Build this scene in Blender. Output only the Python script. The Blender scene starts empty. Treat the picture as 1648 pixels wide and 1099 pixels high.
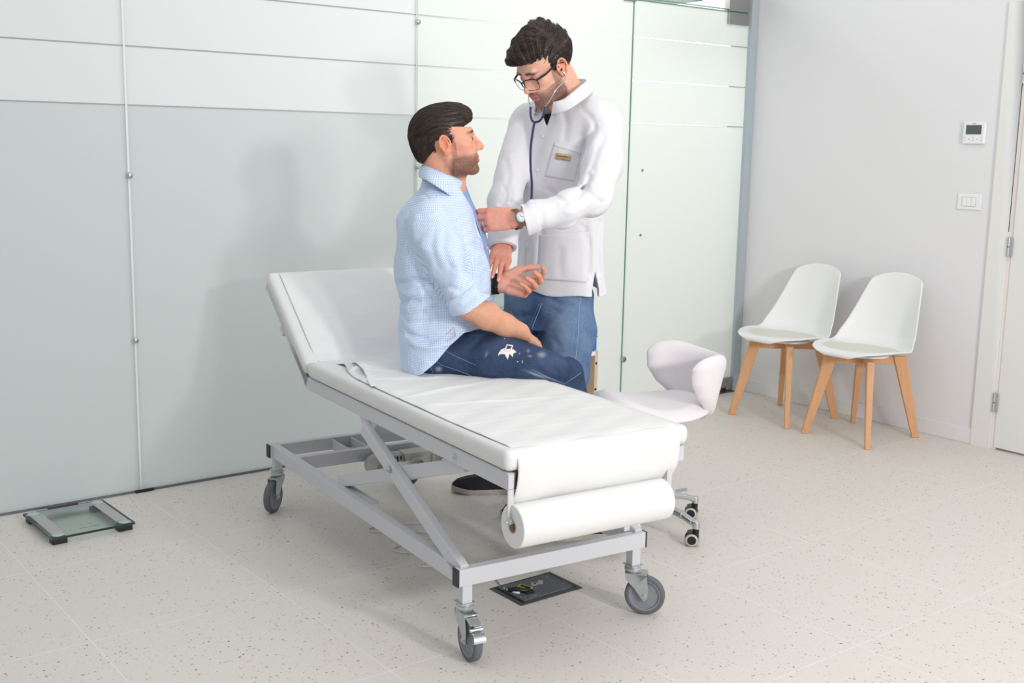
import bpy, bmesh, math, random
import numpy as np
from mathutils import Vector, Matrix
from mathutils.bvhtree import BVHTree

S = bpy.context.scene
COL = S.collection
PI = math.pi
random.seed(4)

# ---------------------------------------------------------------- camera
F_PX, YAW, PITCH, ROLL = 1823.84, -0.66025, 0.17175, 0.01850
CAM_Y, CAM_H = -4.4658, 1.43
cyw, syw, cp, sp = math.cos(YAW), math.sin(YAW), math.cos(PITCH), math.sin(PITCH)
fwd = Vector((-syw*cp, cyw*cp, -sp))
rt = Vector((cyw, syw, 0)); up = rt.cross(fwd)
rt2 = rt*math.cos(ROLL) + up*math.sin(ROLL); up2 = -rt*math.sin(ROLL) + up*math.cos(ROLL)
cam = bpy.data.cameras.new('camera'); cam.sensor_width = 36; cam.lens = F_PX*36/1648
cam.clip_end = 60
co = bpy.data.objects.new('camera', cam); COL.objects.link(co)
M = Matrix((rt2, up2, -fwd)).transposed().to_4x4(); M.translation = (0, CAM_Y, CAM_H)
co.matrix_world = M
S.camera = co

# ---------------------------------------------------------------- world, lights, exposure
S.view_settings.view_transform = 'Standard'; S.view_settings.look = 'None'
S.view_settings.gamma = 1; S.view_settings.exposure = 0.20
W = bpy.data.worlds.new('world'); S.world = W; W.use_nodes = True
W.node_tree.nodes['Background'].inputs[0].default_value = (0.93, 0.96, 1.0, 1)
W.node_tree.nodes['Background'].inputs[1].default_value = 0.42

def area(name, loc, target, sx, sy, power, color=(1, 1, 1)):
    l = bpy.data.lights.new(name, 'AREA'); l.shape = 'RECTANGLE'; l.size = sx; l.size_y = sy
    l.energy = power; l.color = color
    o = bpy.data.objects.new(name, l); COL.objects.link(o); o.location = loc
    o.rotation_euler = (Vector(target)-Vector(loc)).to_track_quat('-Z', 'Y').to_euler()
    return o
area('window_light', (2.45, -6.5, 2.2), (2.3, -0.8, 1.2), 0.35, 0.35, 76, (1.0, 0.985, 0.965))  # small lamp behind the camera, set by the sitter's shadow on the glass
area('window_light', (1.75, -6.5, 1.95), (2.3, -0.8, 1.2), 0.45, 0.45, 42, (1.0, 0.985, 0.965))  # second, weaker lamp behind the camera for the doubled shadow
area('ceiling_light_panel', (2.4, -2.6, 2.95), (2.4, -2.6, 0), 4.4, 4.0, 38, (1.0, 0.985, 0.96))
area('corridor_light', (3.9, 1.9, 2.7), (3.6, 0.0, 1.6), 3.2, 1.0, 44, (1.0, 1.0, 0.97))

area('back_wall_fill', (8.0, 3.1, 2.95), (8.0, 4.0, 1.7), 2.8, 0.4, 70, (1.0, 1.0, 0.98))  # added fill, brightens the back wall seen through the right-hand clear strips

# ---------------------------------------------------------------- tagging helpers
def tag(o, label=None, cat=None, group=None, kind=None):
    if label: o['label'] = label
    if cat: o['category'] = cat
    if group: o['group'] = group
    if kind: o['kind'] = kind
    return o
def thing(name, loc=(0, 0, 0), rz=0, label=None, cat=None, group=None):
    o = bpy.data.objects.new(name, None); COL.objects.link(o)
    o.empty_display_size = 0.1
    o.location = loc; o.rotation_euler = (0, 0, rz)
    return tag(o, label, cat, group)
def children_of(o):
    return [c for c in bpy.data.objects if c.parent == o]
def copy_tree(o, parent=None):
    c = o.copy(); COL.objects.link(c)
    if parent: c.parent = parent
    for ch in children_of(o): copy_tree(ch, c)
    return c

# ---------------------------------------------------------------- materials
MATS = {}
def lin(c):
    return tuple(((v/255+0.055)/1.055)**2.4 if v > 10 else v/255/12.92 for v in c)
def mat(name, col, rough=0.5, metal=0.0, spec=0.5, bump=0.0, bscale=200, var=0.0, vscale=8, coat=0, sheen=0, sss=0, alpha=None, trans=0, ior=1.45):
    m = bpy.data.materials.new(name); m.use_nodes = True
    nt = m.node_tree; b = nt.nodes['Principled BSDF']
    c = lin(col)+(1,)
    b.inputs['Base Color'].default_value = c
    b.inputs['Roughness'].default_value = rough; b.inputs['Metallic'].default_value = metal
    b.inputs['Specular IOR Level'].default_value = spec
    b.inputs['Coat Weight'].default_value = coat
    b.inputs['Sheen Weight'].default_value = sheen
    b.inputs['IOR'].default_value = ior
    if trans: b.inputs['Transmission Weight'].default_value = trans
    if sss:
        b.inputs['Subsurface Weight'].default_value = sss
        b.inputs['Subsurface Radius'].default_value = (0.010, 0.004, 0.002)
        b.inputs['Subsurface Scale'].default_value = 1
    tc = nt.nodes.new('ShaderNodeTexCoord')
    if var:
        n = nt.nodes.new('ShaderNodeTexNoise'); n.inputs['Scale'].default_value = vscale; n.inputs['Detail'].default_value = 4
        nt.links.new(tc.outputs['Object'], n.inputs['Vector'])
        mx = nt.nodes.new('ShaderNodeMix'); mx.data_type = 'RGBA'
        mx.inputs['A'].default_value = tuple(min(1, v*(1+var)) for v in c[:3])+(1,)
        mx.inputs['B'].default_value = tuple(v*(1-var) for v in c[:3])+(1,)
        nt.links.new(n.outputs['Fac'], mx.inputs['Factor'])
        nt.links.new(mx.outputs['Result'], b.inputs['Base Color'])
    if bump:
        n = nt.nodes.new('ShaderNodeTexNoise'); n.inputs['Scale'].default_value = bscale; n.inputs['Detail'].default_value = 5
        nt.links.new(tc.outputs['Object'], n.inputs['Vector'])
        bp = nt.nodes.new('ShaderNodeBump'); bp.inputs['Strength'].default_value = min(1, bump*2); bp.inputs['Distance'].default_value = 0.002
        nt.links.new(n.outputs['Fac'], bp.inputs['Height']); nt.links.new(bp.outputs['Normal'], b.inputs['Normal'])
    MATS[name] = m
    return m
def N(nt, t, **kw):
    n = nt.nodes.new(t)
    for k, v in kw.items(): setattr(n, k, v)
    return n
def mathn(nt, op, a, b=None, c=None):
    n = nt.nodes.new('ShaderNodeMath'); n.operation = op
    for i, v in enumerate((a, b, c)):
        if v is None: continue
        if isinstance(v, (int, float)): n.inputs[i].default_value = v
        else: nt.links.new(v, n.inputs[i])
    return n.outputs[0]
def mixc(nt, fac, a, b, blend='MIX'):
    n = nt.nodes.new('ShaderNodeMix'); n.data_type = 'RGBA'; n.blend_type = blend
    for k, v in (('Factor', fac), ('A', a), ('B', b)):
        if isinstance(v, (int, float)): n.inputs[k].default_value = v
        elif isinstance(v, tuple): n.inputs[k].default_value = v if len(v) == 4 else v+(1,)
        else: nt.links.new(v, n.inputs[k])
    return n.outputs['Result']

# ---------------------------------------------------------------- mesh builder
class MB:
    def __init__(s): s.v = []; s.f = []; s.mi = []
    def add(s, vs, fs, mi=0):
        n = len(s.v); s.v += [tuple(v) for v in vs]; s.f += [tuple(i+n for i in f) for f in fs]; s.mi += [mi]*len(fs); return s
    def box(s, c, d, R=None, mi=0):
        vs = []
        for x in (-.5, .5):
            for y in (-.5, .5):
                for z in (-.5, .5):
                    p = Vector((x*d[0], y*d[1], z*d[2]))
                    if R is not None: p = R @ p
                    vs.append(p+Vector(c))
        return s.add(vs, [(0, 1, 3, 2), (4, 6, 7, 5), (0, 4, 5, 1), (2, 3, 7, 6), (0, 2, 6, 4), (1, 5, 7, 3)], mi)
    def b2(s, lo, hi, mi=0):
        return s.box([(a+b)/2 for a, b in zip(lo, hi)], [b-a for a, b in zip(lo, hi)], None, mi)
    def bar(s, a, b, w, h, upv=(0, 0, 1), mi=0):
        """rectangular bar a->b, w across, h along upv"""
        a = Vector(a); b = Vector(b); d = (b-a); L = d.length; d.normalize()
        u = Vector(upv); u = (u-d*u.dot(d)).normalized(); r = d.cross(u)
        R = Matrix((d, r, u)).transposed()
        return s.box((a+b)/2, (L, w, h), R, mi)
    def tube(s, pts, r, n=12, caps=True, closed=False, mi=0):
        pts = [Vector(p) for p in pts]; m = len(pts)
        rs = r if isinstance(r, (list, tuple)) else [r]*m
        base = []; prev = None
        for i, p in enumerate(pts):
            if closed: d = pts[(i+1) % m]-pts[i-1]
            else: d = pts[min(i+1, m-1)]-pts[max(i-1, 0)]
            d.normalize()
            if prev is None:
                a = Vector((0, 0, 1)) if abs(d.z) < .9 else Vector((1, 0, 0))
                u = (a-d*a.dot(d)).normalized()
            else: u = (prev-d*prev.dot(d)).normalized()
            prev = u; w = d.cross(u)
            base.append([p+(u*math.cos(2*PI*k/n)+w*math.sin(2*PI*k/n))*rs[i] for k in range(n)])
        vs = [v for ring in base for v in ring]; fs = []
        for i in range(m if closed else m-1):
            j = (i+1) % m
            for k in range(n):
                l = (k+1) % n
                fs.append((i*n+k, i*n+l, j*n+l, j*n+k))
        if caps and not closed:
            fs.append(tuple(range(n-1, -1, -1))); fs.append(tuple((m-1)*n+k for k in range(n)))
        return s.add(vs, fs, mi)
    def cyl(s, a, b, r, r2=None, n=24, mi=0):
        return s.tube([a, b], [r, r if r2 is None else r2], n, True, False, mi)
    def lathe(s, prof, c=(0, 0, 0), axis=(0, 0, 1), n=32, mi=0):
        """prof: list of (radius, height); closes where radius 0"""
        ax = Vector(axis).normalized(); a = Vector((0, 0, 1)) if abs(ax.z) < .9 else Vector((1, 0, 0))
        u = (a-ax*a.dot(ax)).normalized(); w = ax.cross(u); c = Vector(c)
        vs = []; fs = []
        for (r, h) in prof:
            for k in range(n):
                vs.append(c+ax*h+(u*math.cos(2*PI*k/n)+w*math.sin(2*PI*k/n))*r)
        for i in range(len(prof)-1):
            for k in range(n):
                l = (k+1) % n
                fs.append((i*n+k, i*n+l, (i+1)*n+l, (i+1)*n+k))
        return s.add(vs, fs, mi)
    def prism(s, poly, a, b, f, mi=0):
        """poly 2D points, f(x,y,t) -> 3D, t = a and b"""
        n = len(poly)
        vs = [f(x, y, a) for x, y in poly]+[f(x, y, b) for x, y in poly]
        fs = [tuple(range(n-1, -1, -1)), tuple(range(n, 2*n))]+[(i, (i+1) % n, n+(i+1) % n, n+i) for i in range(n)]
        return s.add(vs, fs, mi)
    def grid(s, fn, nu, nv, mi=0, closeu=False):
        vs = [fn(i/(nu-1 if not closeu else nu), j/(nv-1)) for i in range(nu) for j in range(nv)]
        fs = []
        for i in range(nu if closeu else nu-1):
            ii = (i+1) % nu
            for j in range(nv-1):
                fs.append((i*nv+j, ii*nv+j, ii*nv+j+1, i*nv+j+1))
        return s.add(vs, fs, mi)
    def sphere(s, c, r, n=16, m=10, R=None, mi=0):
        rr = r if isinstance(r, (list, tuple)) else (r, r, r)
        vs = []; fs = []; c = Vector(c)
        for i in range(m+1):
            th = PI*i/m
            for k in range(n):
                p = Vector((rr[0]*math.sin(th)*math.cos(2*PI*k/n), rr[1]*math.sin(th)*math.sin(2*PI*k/n), rr[2]*math.cos(th)))
                if R is not None: p = R @ p
                vs.append(c+p)
        for i in range(m):
            for k in range(n):
                l = (k+1) % n; fs.append((i*n+k, (i+1)*n+k, (i+1)*n+l, i*n+l))
        return s.add(vs, fs, mi)
def obj(name, mb, m, parent=None, smooth=False, bevel=0, seg=2, solid=0, sub=0, label=None, auto=None):
    me = bpy.data.meshes.new(name); me.from_pydata(mb.v, [], mb.f)
    ms = m if isinstance(m, (list, tuple)) else [m]
    for x in ms: me.materials.append(x)
    if len(ms) > 1: me.polygons.foreach_set('material_index', mb.mi)
    bm = bmesh.new(); bm.from_mesh(me)
    bmesh.ops.remove_doubles(bm, verts=bm.verts, dist=1e-6)
    bmesh.ops.dissolve_degenerate(bm, edges=bm.edges, dist=1e-7)
    bmesh.ops.recalc_face_normals(bm, faces=bm.faces); bm.to_mesh(me); bm.free()
    o = bpy.data.objects.new(name, me); COL.objects.link(o)
    if parent: o.parent = parent
    if smooth:
        me.polygons.foreach_set('use_smooth', [True]*len(me.polygons))
        if auto:
            me.set_sharp_from_angle(angle=math.radians(auto))
    if solid:
        md = o.modifiers.new('solid', 'SOLIDIFY'); md.thickness = solid; md.offset = -1
    if bevel:
        md = o.modifiers.new('bevel', 'BEVEL'); md.width = bevel; md.segments = seg; md.limit_method = 'ANGLE'; md.angle_limit = math.radians(40)
        me.polygons.foreach_set('use_smooth', [True]*len(me.polygons))
        md2 = o.modifiers.new('wn', 'WEIGHTED_NORMAL'); md2.keep_sharp = True
    if sub:
        md = o.modifiers.new('sub', 'SUBSURF'); md.levels = sub; md.render_levels = sub
        me.polygons.foreach_set('use_smooth', [True]*len(me.polygons))
    if label: o['label'] = label
    return o
def smoothstep(a, b, x):
    t = np.clip((x-a)/(b-a), 0, 1); return t*t*(3-2*t)
def text_mesh(name, body, size, M4, m, parent, extrude=0.0004, align='CENTER'):
    c = bpy.data.curves.new(name, 'FONT'); c.body = body; c.size = size; c.extrude = extrude
    c.align_x = align; c.align_y = 'CENTER'
    tmp = bpy.data.objects.new(name, c); COL.objects.link(tmp)
    dg = bpy.context.evaluated_depsgraph_get()
    me = bpy.data.meshes.new_from_object(tmp.evaluated_get(dg))
    bpy.data.objects.remove(tmp)
    me.transform(M4); me.materials.clear(); me.materials.append(m); me.name = name
    o = bpy.data.objects.new(name, me); COL.objects.link(o)
    if parent: o.parent = parent
    return o
# ================================================================= ROOM
XR = 5.195
GZ = 0.009
# --- floor: terrazzo tiles
def floor_mat():
    m = bpy.data.materials.new('terrazzo'); m.use_nodes = True; nt = m.node_tree; b = nt.nodes['Principled BSDF']
    tc = N(nt, 'ShaderNodeTexCoord'); P = tc.outputs['Object']
    base = lin((226, 220, 213)); base2 = lin((216, 210, 203))
    n0 = N(nt, 'ShaderNodeTexNoise'); n0.inputs['Scale'].default_value = 260; n0.inputs['Detail'].default_value = 3
    nt.links.new(P, n0.inputs['Vector'])
    r0 = mathn(nt, 'MULTIPLY_ADD', n0.outputs['Fac'], 3.0, -1.0)
    r0n = N(nt, 'ShaderNodeClamp'); nt.links.new(r0, r0n.inputs[0])
    col = mixc(nt, r0n.outputs[0], base, base2)
    # chips
    for scale, rad, keep, c in ((62, .21, .76, (118, 98, 88)), (95, .26, .68, (156, 128, 114)), (46, .14, .82, (78, 74, 72)), (130, .26, .5, (186, 180, 173))):
        v = N(nt, 'ShaderNodeTexVoronoi'); v.inputs['Scale'].default_value = scale
        mp = N(nt, 'ShaderNodeMapping'); mp.inputs['Location'].default_value = (scale*.13, scale*.07, 0)
        nt.links.new(P, mp.inputs['Vector'])
        nd = N(nt, 'ShaderNodeTexNoise'); nd.inputs['Scale'].default_value = scale*2.2; nt.links.new(P, nd.inputs['Vector'])
        dv = N(nt, 'ShaderNodeVectorMath', operation='MULTIPLY_ADD')
        nt.links.new(nd.outputs['Color'], dv.inputs[0]); dv.inputs[1].default_value = (.012, .012, 0); nt.links.new(mp.outputs[0], dv.inputs[2])
        nt.links.new(dv.outputs[0], v.inputs['Vector'])
        near = mathn(nt, 'LESS_THAN', v.outputs['Distance'], rad)
        sc = N(nt, 'ShaderNodeSeparateColor'); nt.links.new(v.outputs['Color'], sc.inputs[0])
        pick = mathn(nt, 'GREATER_THAN', sc.outputs[0], keep)
        sz = mathn(nt, 'LESS_THAN', v.outputs['Distance'], mathn(nt, 'MULTIPLY', sc.outputs[1], rad*1.15))
        f = mathn(nt, 'MULTIPLY', mathn(nt, 'MULTIPLY', near, pick), sz)
        col = mixc(nt, mathn(nt, 'MULTIPLY', f, .85), col, lin(c))
    # joints
    sx = N(nt, 'ShaderNodeSeparateXYZ'); nt.links.new(P, sx.inputs[0])
    def joint(o, off, per):
        t = mathn(nt, 'FRACT', mathn(nt, 'DIVIDE', mathn(nt, 'SUBTRACT', o, off), per))
        t = mathn(nt, 'ABSOLUTE', mathn(nt, 'SUBTRACT', t, .5))
        return mathn(nt, 'GREATER_THAN', t, .5-.0014/per)
    j = mathn(nt, 'MAXIMUM', joint(sx.outputs[0], 1.535, .6), joint(sx.outputs[1], -.66, .655))
    col = mixc(nt, mathn(nt, 'MULTIPLY', j, .8), col, lin((238, 236, 233)))
    nt.links.new(col, b.inputs['Base Color'])
    b.inputs['Roughness'].default_value = .42; b.inputs['Specular IOR Level'].default_value = .35
    return m
M_floor = floor_mat()
fl = MB().b2((-4, -7.5, -.06), (11, 4.2, 0)); tag(obj('floor', fl, M_floor), kind='structure')

M_wall = mat('wall_paint', (232, 231, 233), .7, spec=.25, bump=.05, bscale=120)
M_trim = mat('trim_paint', (236, 236, 235), .45, spec=.35)
M_door = mat('door_lacquer', (233, 232, 229), .4, spec=.4)
wl = MB().b2((XR, -7.0, 0), (XR+.15, -2.56, 3.0)); wl.b2((XR, -1.632, 0), (XR+.15, 0.13, 3.0)); wl.b2((XR, -2.56, 2.06), (XR+.15, -1.632, 3.0))
tag(obj('wall_right', wl, M_wall), kind='structure')
tag(obj('baseboard_right', MB().b2((XR-.010, -1.535, 0), (XR, 0.0, .078)).b2((XR-.010, -7.0, 0), (XR, -2.66, .078)), M_wall, bevel=.003), kind='structure')
# wall behind the partition
tag(obj('wall_back', MB().b2((-4, 4.0, 0), (11, 4.15, 3.0)), M_wall), kind='structure')

# --- door in the right wall
jm = MB()
jm.b2((XR-.014, -1.632, 0), (XR+.0, -1.535, 2.13)); jm.b2((XR-.014, -2.66, 0), (XR, -2.562, 2.13)); jm.b2((XR-.014, -2.562, 2.058), (XR, -1.632, 2.13))
tag(obj('trim_1', jm, M_door, bevel=.003), kind='structure')
jb = MB(); jb.b2((XR, -1.660, 0), (XR+.15, -1.632, 2.058)); jb.b2((XR, -2.56, 0), (XR+.15, -2.535, 2.058))
tag(obj('trim_2', jb, mat('jamb', (238, 232, 226), .5), bevel=.002), kind='structure')
dr = obj('door_1', MB().b2((XR-.006, -2.545, .010), (XR+.038, -1.652, 2.045)), M_door, bevel=.003); tag(dr, kind='structure')
M_chrome = mat('chrome', (205, 208, 210), .16, 1.0)
M_zinc = mat('zinc_plated', (196, 202, 202), .38, .85, var=.12, vscale=40)
M_blk = mat('black_plastic', (32, 33, 35), .45)
for z in (.235, .995, 1.80):
    h = MB(); h.cyl((XR-.016, -1.640, z-.045), (XR-.016, -1.640, z-.003), .0075); h.cyl((XR-.016, -1.640, z+.003), (XR-.016, -1.640, z+.045), .0075)
    h.b2((XR-.018, -1.660, z-.042), (XR-.008, -1.640, z+.042))
    obj('hinge', h, M_zinc, dr, smooth=True, auto=40)

# --- glass partition on y = 0
def frost_mat(name, col, tcol, mixf, rough=.5):
    m = bpy.data.materials.new(name); m.use_nodes = True; nt = m.node_tree
    nt.nodes.remove(nt.nodes['Principled BSDF']); out = nt.nodes['Material Output']
    d = N(nt, 'ShaderNodeBsdfDiffuse'); d.inputs['Color'].default_value = lin(col)+(1,)
    t = N(nt, 'ShaderNodeBsdfTranslucent'); t.inputs['Color'].default_value = lin(tcol)+(1,)
    g = N(nt, 'ShaderNodeBsdfGlossy'); g.inputs['Roughness'].default_value = rough
    mx = N(nt, 'ShaderNodeMixShader'); mx.inputs[0].default_value = mixf
    nt.links.new(d.outputs[0], mx.inputs[1]); nt.links.new(t.outputs[0], mx.inputs[2])
    fr = N(nt, 'ShaderNodeFresnel'); fr.inputs['IOR'].default_value = 1.3
    m2 = N(nt, 'ShaderNodeMixShader'); nt.links.new(fr.outputs[0], m2.inputs[0])
    nt.links.new(mx.outputs[0], m2.inputs[1]); nt.links.new(g.outputs[0], m2.inputs[2])
    # the far skin of the slab only passes light on
    ge = N(nt, 'ShaderNodeNewGeometry'); tr = N(nt, 'ShaderNodeBsdfTransparent'); m3 = N(nt, 'ShaderNodeMixShader')
    nt.links.new(ge.outputs['Backfacing'], m3.inputs[0]); nt.links.new(m2.outputs[0], m3.inputs[1]); nt.links.new(tr.outputs[0], m3.inputs[2])
    nt.links.new(m3.outputs[0], out.inputs['Surface'])
    return m
M_frost = frost_mat('frosted_glass', (236, 238, 239), (240, 244, 244), .50)
M_frost_low = frost_mat('frosted_glass_lower', (211, 218, 219), (224, 232, 230), .46)  # lower band of the left panels: darker and less translucent
M_frost_r = frost_mat('frosted_glass_right', (232, 237, 233), (240, 247, 241), .52)
def clear_mat(name='clear_glass', col=(.93, .965, .95), spec=1.0):
    m = bpy.data.materials.new(name); m.use_nodes = True; nt = m.node_tree
    nt.nodes.remove(nt.nodes['Principled BSDF']); out = nt.nodes['Material Output']
    t = N(nt, 'ShaderNodeBsdfTransparent'); t.inputs['Color'].default_value = col+(1,)
    g = N(nt, 'ShaderNodeBsdfGlossy'); g.inputs['Roughness'].default_value = .02
    fr = N(nt, 'ShaderNodeFresnel'); fr.inputs['IOR'].default_value = 1.5
    ge = N(nt, 'ShaderNodeNewGeometry'); fac = mathn(nt, 'MULTIPLY', mathn(nt, 'MULTIPLY', fr.outputs[0], spec), mathn(nt, 'SUBTRACT', 1.0, ge.outputs['Backfacing']))
    mx = N(nt, 'ShaderNodeMixShader'); nt.links.new(fac, mx.inputs[0]); nt.links.new(t.outputs[0], mx.inputs[1]); nt.links.new(g.outputs[0], mx.inputs[2])
    nt.links.new(mx.outputs[0], out.inputs['Surface'])
    return m
M_clear = clear_mat()
M_edge = mat('glass_edge_green', (110, 150, 138), .25, spec=.6)
M_seal = mat('pale_seal', (226, 230, 228), .4)
bands = [(GZ, 1.552, 0), (1.558, 1.775, 1), (1.781, 1.998, 1), (2.004, 2.185, 1)]
strips = [1.555, 1.778, 2.001]
panels = [(-2.455, -1.122), (-1.116, .214), (.220, 1.547), (1.555, 2.880), (2.888, 4.222), (4.230, 5.125)]
for i, (x0, x1) in enumerate(panels):
    right = i >= 4
    top = 2.185 if i == 5 else 3.0
    w = thing('window_%d' % (i+1), ((x0+x1)/2, 0, 0)); tag(w, kind='structure')
    cx = (x0+x1)/2
    g = MB()
    for (a, b, k) in bands:
        if b > 2.1: b = top
        g.b2((x0-cx, -.005, a), (x1-cx, .005, b), (0 if right else (0 if k else 1)))
    obj('frosted_pane', g, [M_frost_r if right else M_frost, M_frost_low], w)
    c = MB()
    for z in strips: c.b2((x0-cx, -.005, z-.003), (x1-cx, .005, z+.003))
    obj('clear_strip', c, M_clear, w)
    if i >= 3:
        e = MB()
        if i >= 4: e.b2((x0-cx-.0015, -.0055, GZ), (x0-cx+.0015, .0055, top))
        if i == 5: e.b2((x0-cx, -.0055, 2.184), (x1-cx, .0055, 2.19))
        if i >= 4: obj('glass_edge', e, M_edge, w)
# transom pane above the glass door
w = thing('window_7', (4.68, 0, 0)); tag(w, kind='structure')
g = MB().b2((-.45, -.005, 2.2), (.445, .005, 3.0)); obj('clear_pane', g, M_clear, w)
obj('glass_edge', MB().b2((-.45, -.0055, 2.196), (.445, .0055, 2.201)), M_edge, w)
# seals between panes
sl = MB()
for x in (-1.119, .217, 1.551, 2.884): sl.b2((x-.004, -.006, GZ), (x+.004, .006, 3.0))
tag(obj('trim_3', sl, M_seal), kind='structure')
# floor channel
ch = MB(); ch.b2((-2.6, -.012, 0), (4.19, .012, GZ)); tag(obj('trim_4', ch, mat('dark_channel', (112, 118, 120), .4, .5)), kind='structure')
tag(obj('trim_5', MB().b2((4.23, .02, 0), (5.12, .06, .006)), mat('pale_threshold', (232, 230, 222), .5)), kind='structure')
tag(obj('trim_6', MB().b2((1.525, -.020, 0), (1.60, -.0125, .012)), M_blk), kind='structure')
# end post against the right wall
M_post = mat('grey_post', (178, 188, 194), .45, spec=.4, var=.05, vscale=10)
pc = MB().b2((5.135, -.02, 0), (XR, .13, 3.0)); tag(obj('trim_7', pc, M_post, bevel=.002), kind='structure')
# fittings
def knob(x, z, name, lab, m, r=.0125, dep=.018, cat='glass fixing', group=None):
    t = MB(); t.lathe([(0, dep+.004), (r*.55, dep+.003), (r*.93, dep), (r, dep*.72), (r*.9, dep*.4), (r*.62, 0), (0, 0)], (x, -.0065, z), (0, -1, 0), 20)
    return tag(obj(name, t, m, smooth=True, auto=50), lab, cat, group)
M_steel = mat('brushed_steel', (168, 168, 165), .3, 1.0)
for x, z, lab in ((1.550, 1.285, 'upper round chrome fixing on the leftmost joint of the frosted glass'),
                  (1.548, .632, 'lower round chrome fixing on the leftmost joint of the frosted glass'),
                  (2.884, 1.968, 'round chrome fixing high on the glass joint above the seated man'),
                  (2.884, 1.323, 'round chrome fixing on the glass joint beside the seated man\'s nape')):
    knob(x, z, 'glass_fixing', lab, M_chrome)
knob(4.228, .283, 'glass_fixing', 'dark steel round stop low on the green glass edge behind the white stool', M_steel, .017, .02)
for x, z, lab in ((4.329, 1.308, 'upper small screw in the frosted glass door right of the doctor'), (4.333, .959, 'lower small screw in the frosted glass door right of the doctor')):
    knob(x, z, 'glass_screw', lab, mat('teal_screw', (120, 150, 145), .3, .6), .0075, .004)
t = MB(); t.b2((4.15, -.016, 2.176), (4.235, .016, 2.26)); tag(obj('glass_clamp', t, M_steel, bevel=.002), 'small steel clamp at the top of the glass above the doctor', 'clamp')
# patch fittings of the glass door
pf = thing('patch_fitting', (5.03, 0, 2.12), 0, 'steel patch fitting at the top corner of the glass door', 'patch fitting')
obj('lower_plate', MB().b2((-.085, -.020, 0), (.085, .020, .062)), M_steel, pf, bevel=.002)
obj('upper_plate', MB().b2((-.085, -.020, .070), (.085, .020, .17)), M_steel, pf, bevel=.002)
pf = thing('floor_pivot', (5.03, 0, 0), 0, 'steel floor pivot fitting at the foot of the glass door', 'pivot')
obj('shoe_plate', MB().b2((-.085, -.022, .026), (.095, .022, .085)), M_steel, pf, bevel=.002)
obj('floor_plate', MB().b2((-.10, -.045, 0), (.10, .045, .006)), mat('dark_floor_plate', (92, 90, 86), .4, .6), pf, bevel=.001)
obj('spindle', MB().cyl((.04, 0, .006), (.04, 0, .026), .02), M_blk, pf)
# green glass ledge glimpsed above the door
for x in (4.72, 4.86):
    pass
cb = thing('glass_shelf', (4.75, .55, 2.30), 0, 'pale green glass shelf seen above the glass door', 'shelf')
obj('shelf_board', MB().b2((-.45, -.12, .0), (.45, .12, .012)), M_edge, cb)
obj('shelf_bracket', MB().b2((-.12, -.12, -.10), (-.10, .12, 0)), M_seal, cb)
obj('shelf_bracket', MB().b2((.12, -.12, -.10), (.14, .12, 0)), M_seal, cb)

# --- thermostat and light switch
M_wplas = mat('white_plastic', (240, 240, 241), .35, spec=.5)
th = thing('thermostat', (XR, -1.412, 1.475), 0, 'white wall thermostat with a dark grey display, above the light switch', 'thermostat')
obj('housing', MB().b2((-.018, -.058, 0), (0, .058, .105)), M_wplas, th, bevel=.006, seg=3)
obj('display', MB().b2((-.0195, -.040, .046), (-.0175, .040, .090)), mat('lcd', (86, 94, 92), .25), th, label='dark grey display')
for k, (dy, dz) in enumerate(((.045, .030), (.045, .018), (.022, .024), (.0, .030), (.0, .018), (-.022, .024), (-.043, .030), (-.043, .018))):
    obj('button', MB().b2((-.0190, dy-.004, dz-.0025), (-.0178, dy+.004, dz+.0025)), mat('button_grey', (196, 198, 202), .4) if k == 0 else MATS['button_grey'], th, bevel=.001)
obj('maker_mark', MB().b2((-.0188, -.009, .0955), (-.0178, .009, .0985)), MATS['lcd'], th)
sw = thing('light_switch', (XR, -1.413, 1.157), 0, 'white rectangular triple light switch below the thermostat', 'light switch')
obj('frame', MB().b2((-.008, -.062, 0), (0, .062, .078)), M_wplas, sw, bevel=.004, seg=3)
obj('recess', MB().b2((-.0095, -.036, .016), (-.0075, .036, .062)), mat('switch_gap', (190, 190, 194), .5), sw)
for k in range(3):
    obj('rocker', MB().b2((-.0125, -.0345+k*.0235, .0175), (-.0085, -.0125+k*.0235, .0605)), M_wplas, sw, bevel=.002)

# --- cabinet glimpsed behind the doctor, with the things on it
M_beige = mat('beech_edge', (214, 192, 168), .5, var=.06, vscale=25)
cbt = thing('side_cabinet', (3.25, -.30, 0), 0, 'white low side cabinet with beige edges standing behind the doctor\'s legs', 'cabinet')
obj('body', MB().b2((-.20, -.10, .03), (.20, .22, .645)), M_wplas, cbt, bevel=.003)
obj('top_board', MB().b2((-.21, -.11, .645), (.21, .225, .665)), M_beige, cbt, bevel=.002)
obj('door_panel', MB().b2((-.19, -.118, .05), (.19, -.101, .63)), M_wplas, cbt, bevel=.003)
cb2 = thing('low_shelf_unit', (3.58, -.30, 0), 0, 'low beige shelf unit glimpsed right of the doctor\'s knee', 'shelf unit')
obj('side_panel', MB().b2((.095, -.10, 0), (.115, .22, .445)), M_beige, cb2, bevel=.002)
obj('side_panel', MB().b2((-.115, -.10, 0), (-.095, .22, .445)), M_beige, cb2, bevel=.002)
for z in (.06, .42): obj('board', MB().b2((-.0945, -.10, z), (.0945, .22, z+.02)), M_wplas, cb2)
for z in (.25, .38): obj('peg_hole', MB().cyl((.103, -.1015, z), (.103, -.099, z), .006), M_blk, cb2)
bb = thing('blue_box', (3.60, -.30, .446), 0, 'small bright blue box on the low shelf unit right of the doctor\'s leg', 'box')
obj('carton', MB().b2((-.09, -.09, 0), (.092, .18, .065)), mat('bright_blue', (30, 120, 200), .5), bb, bevel=.002)
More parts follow.
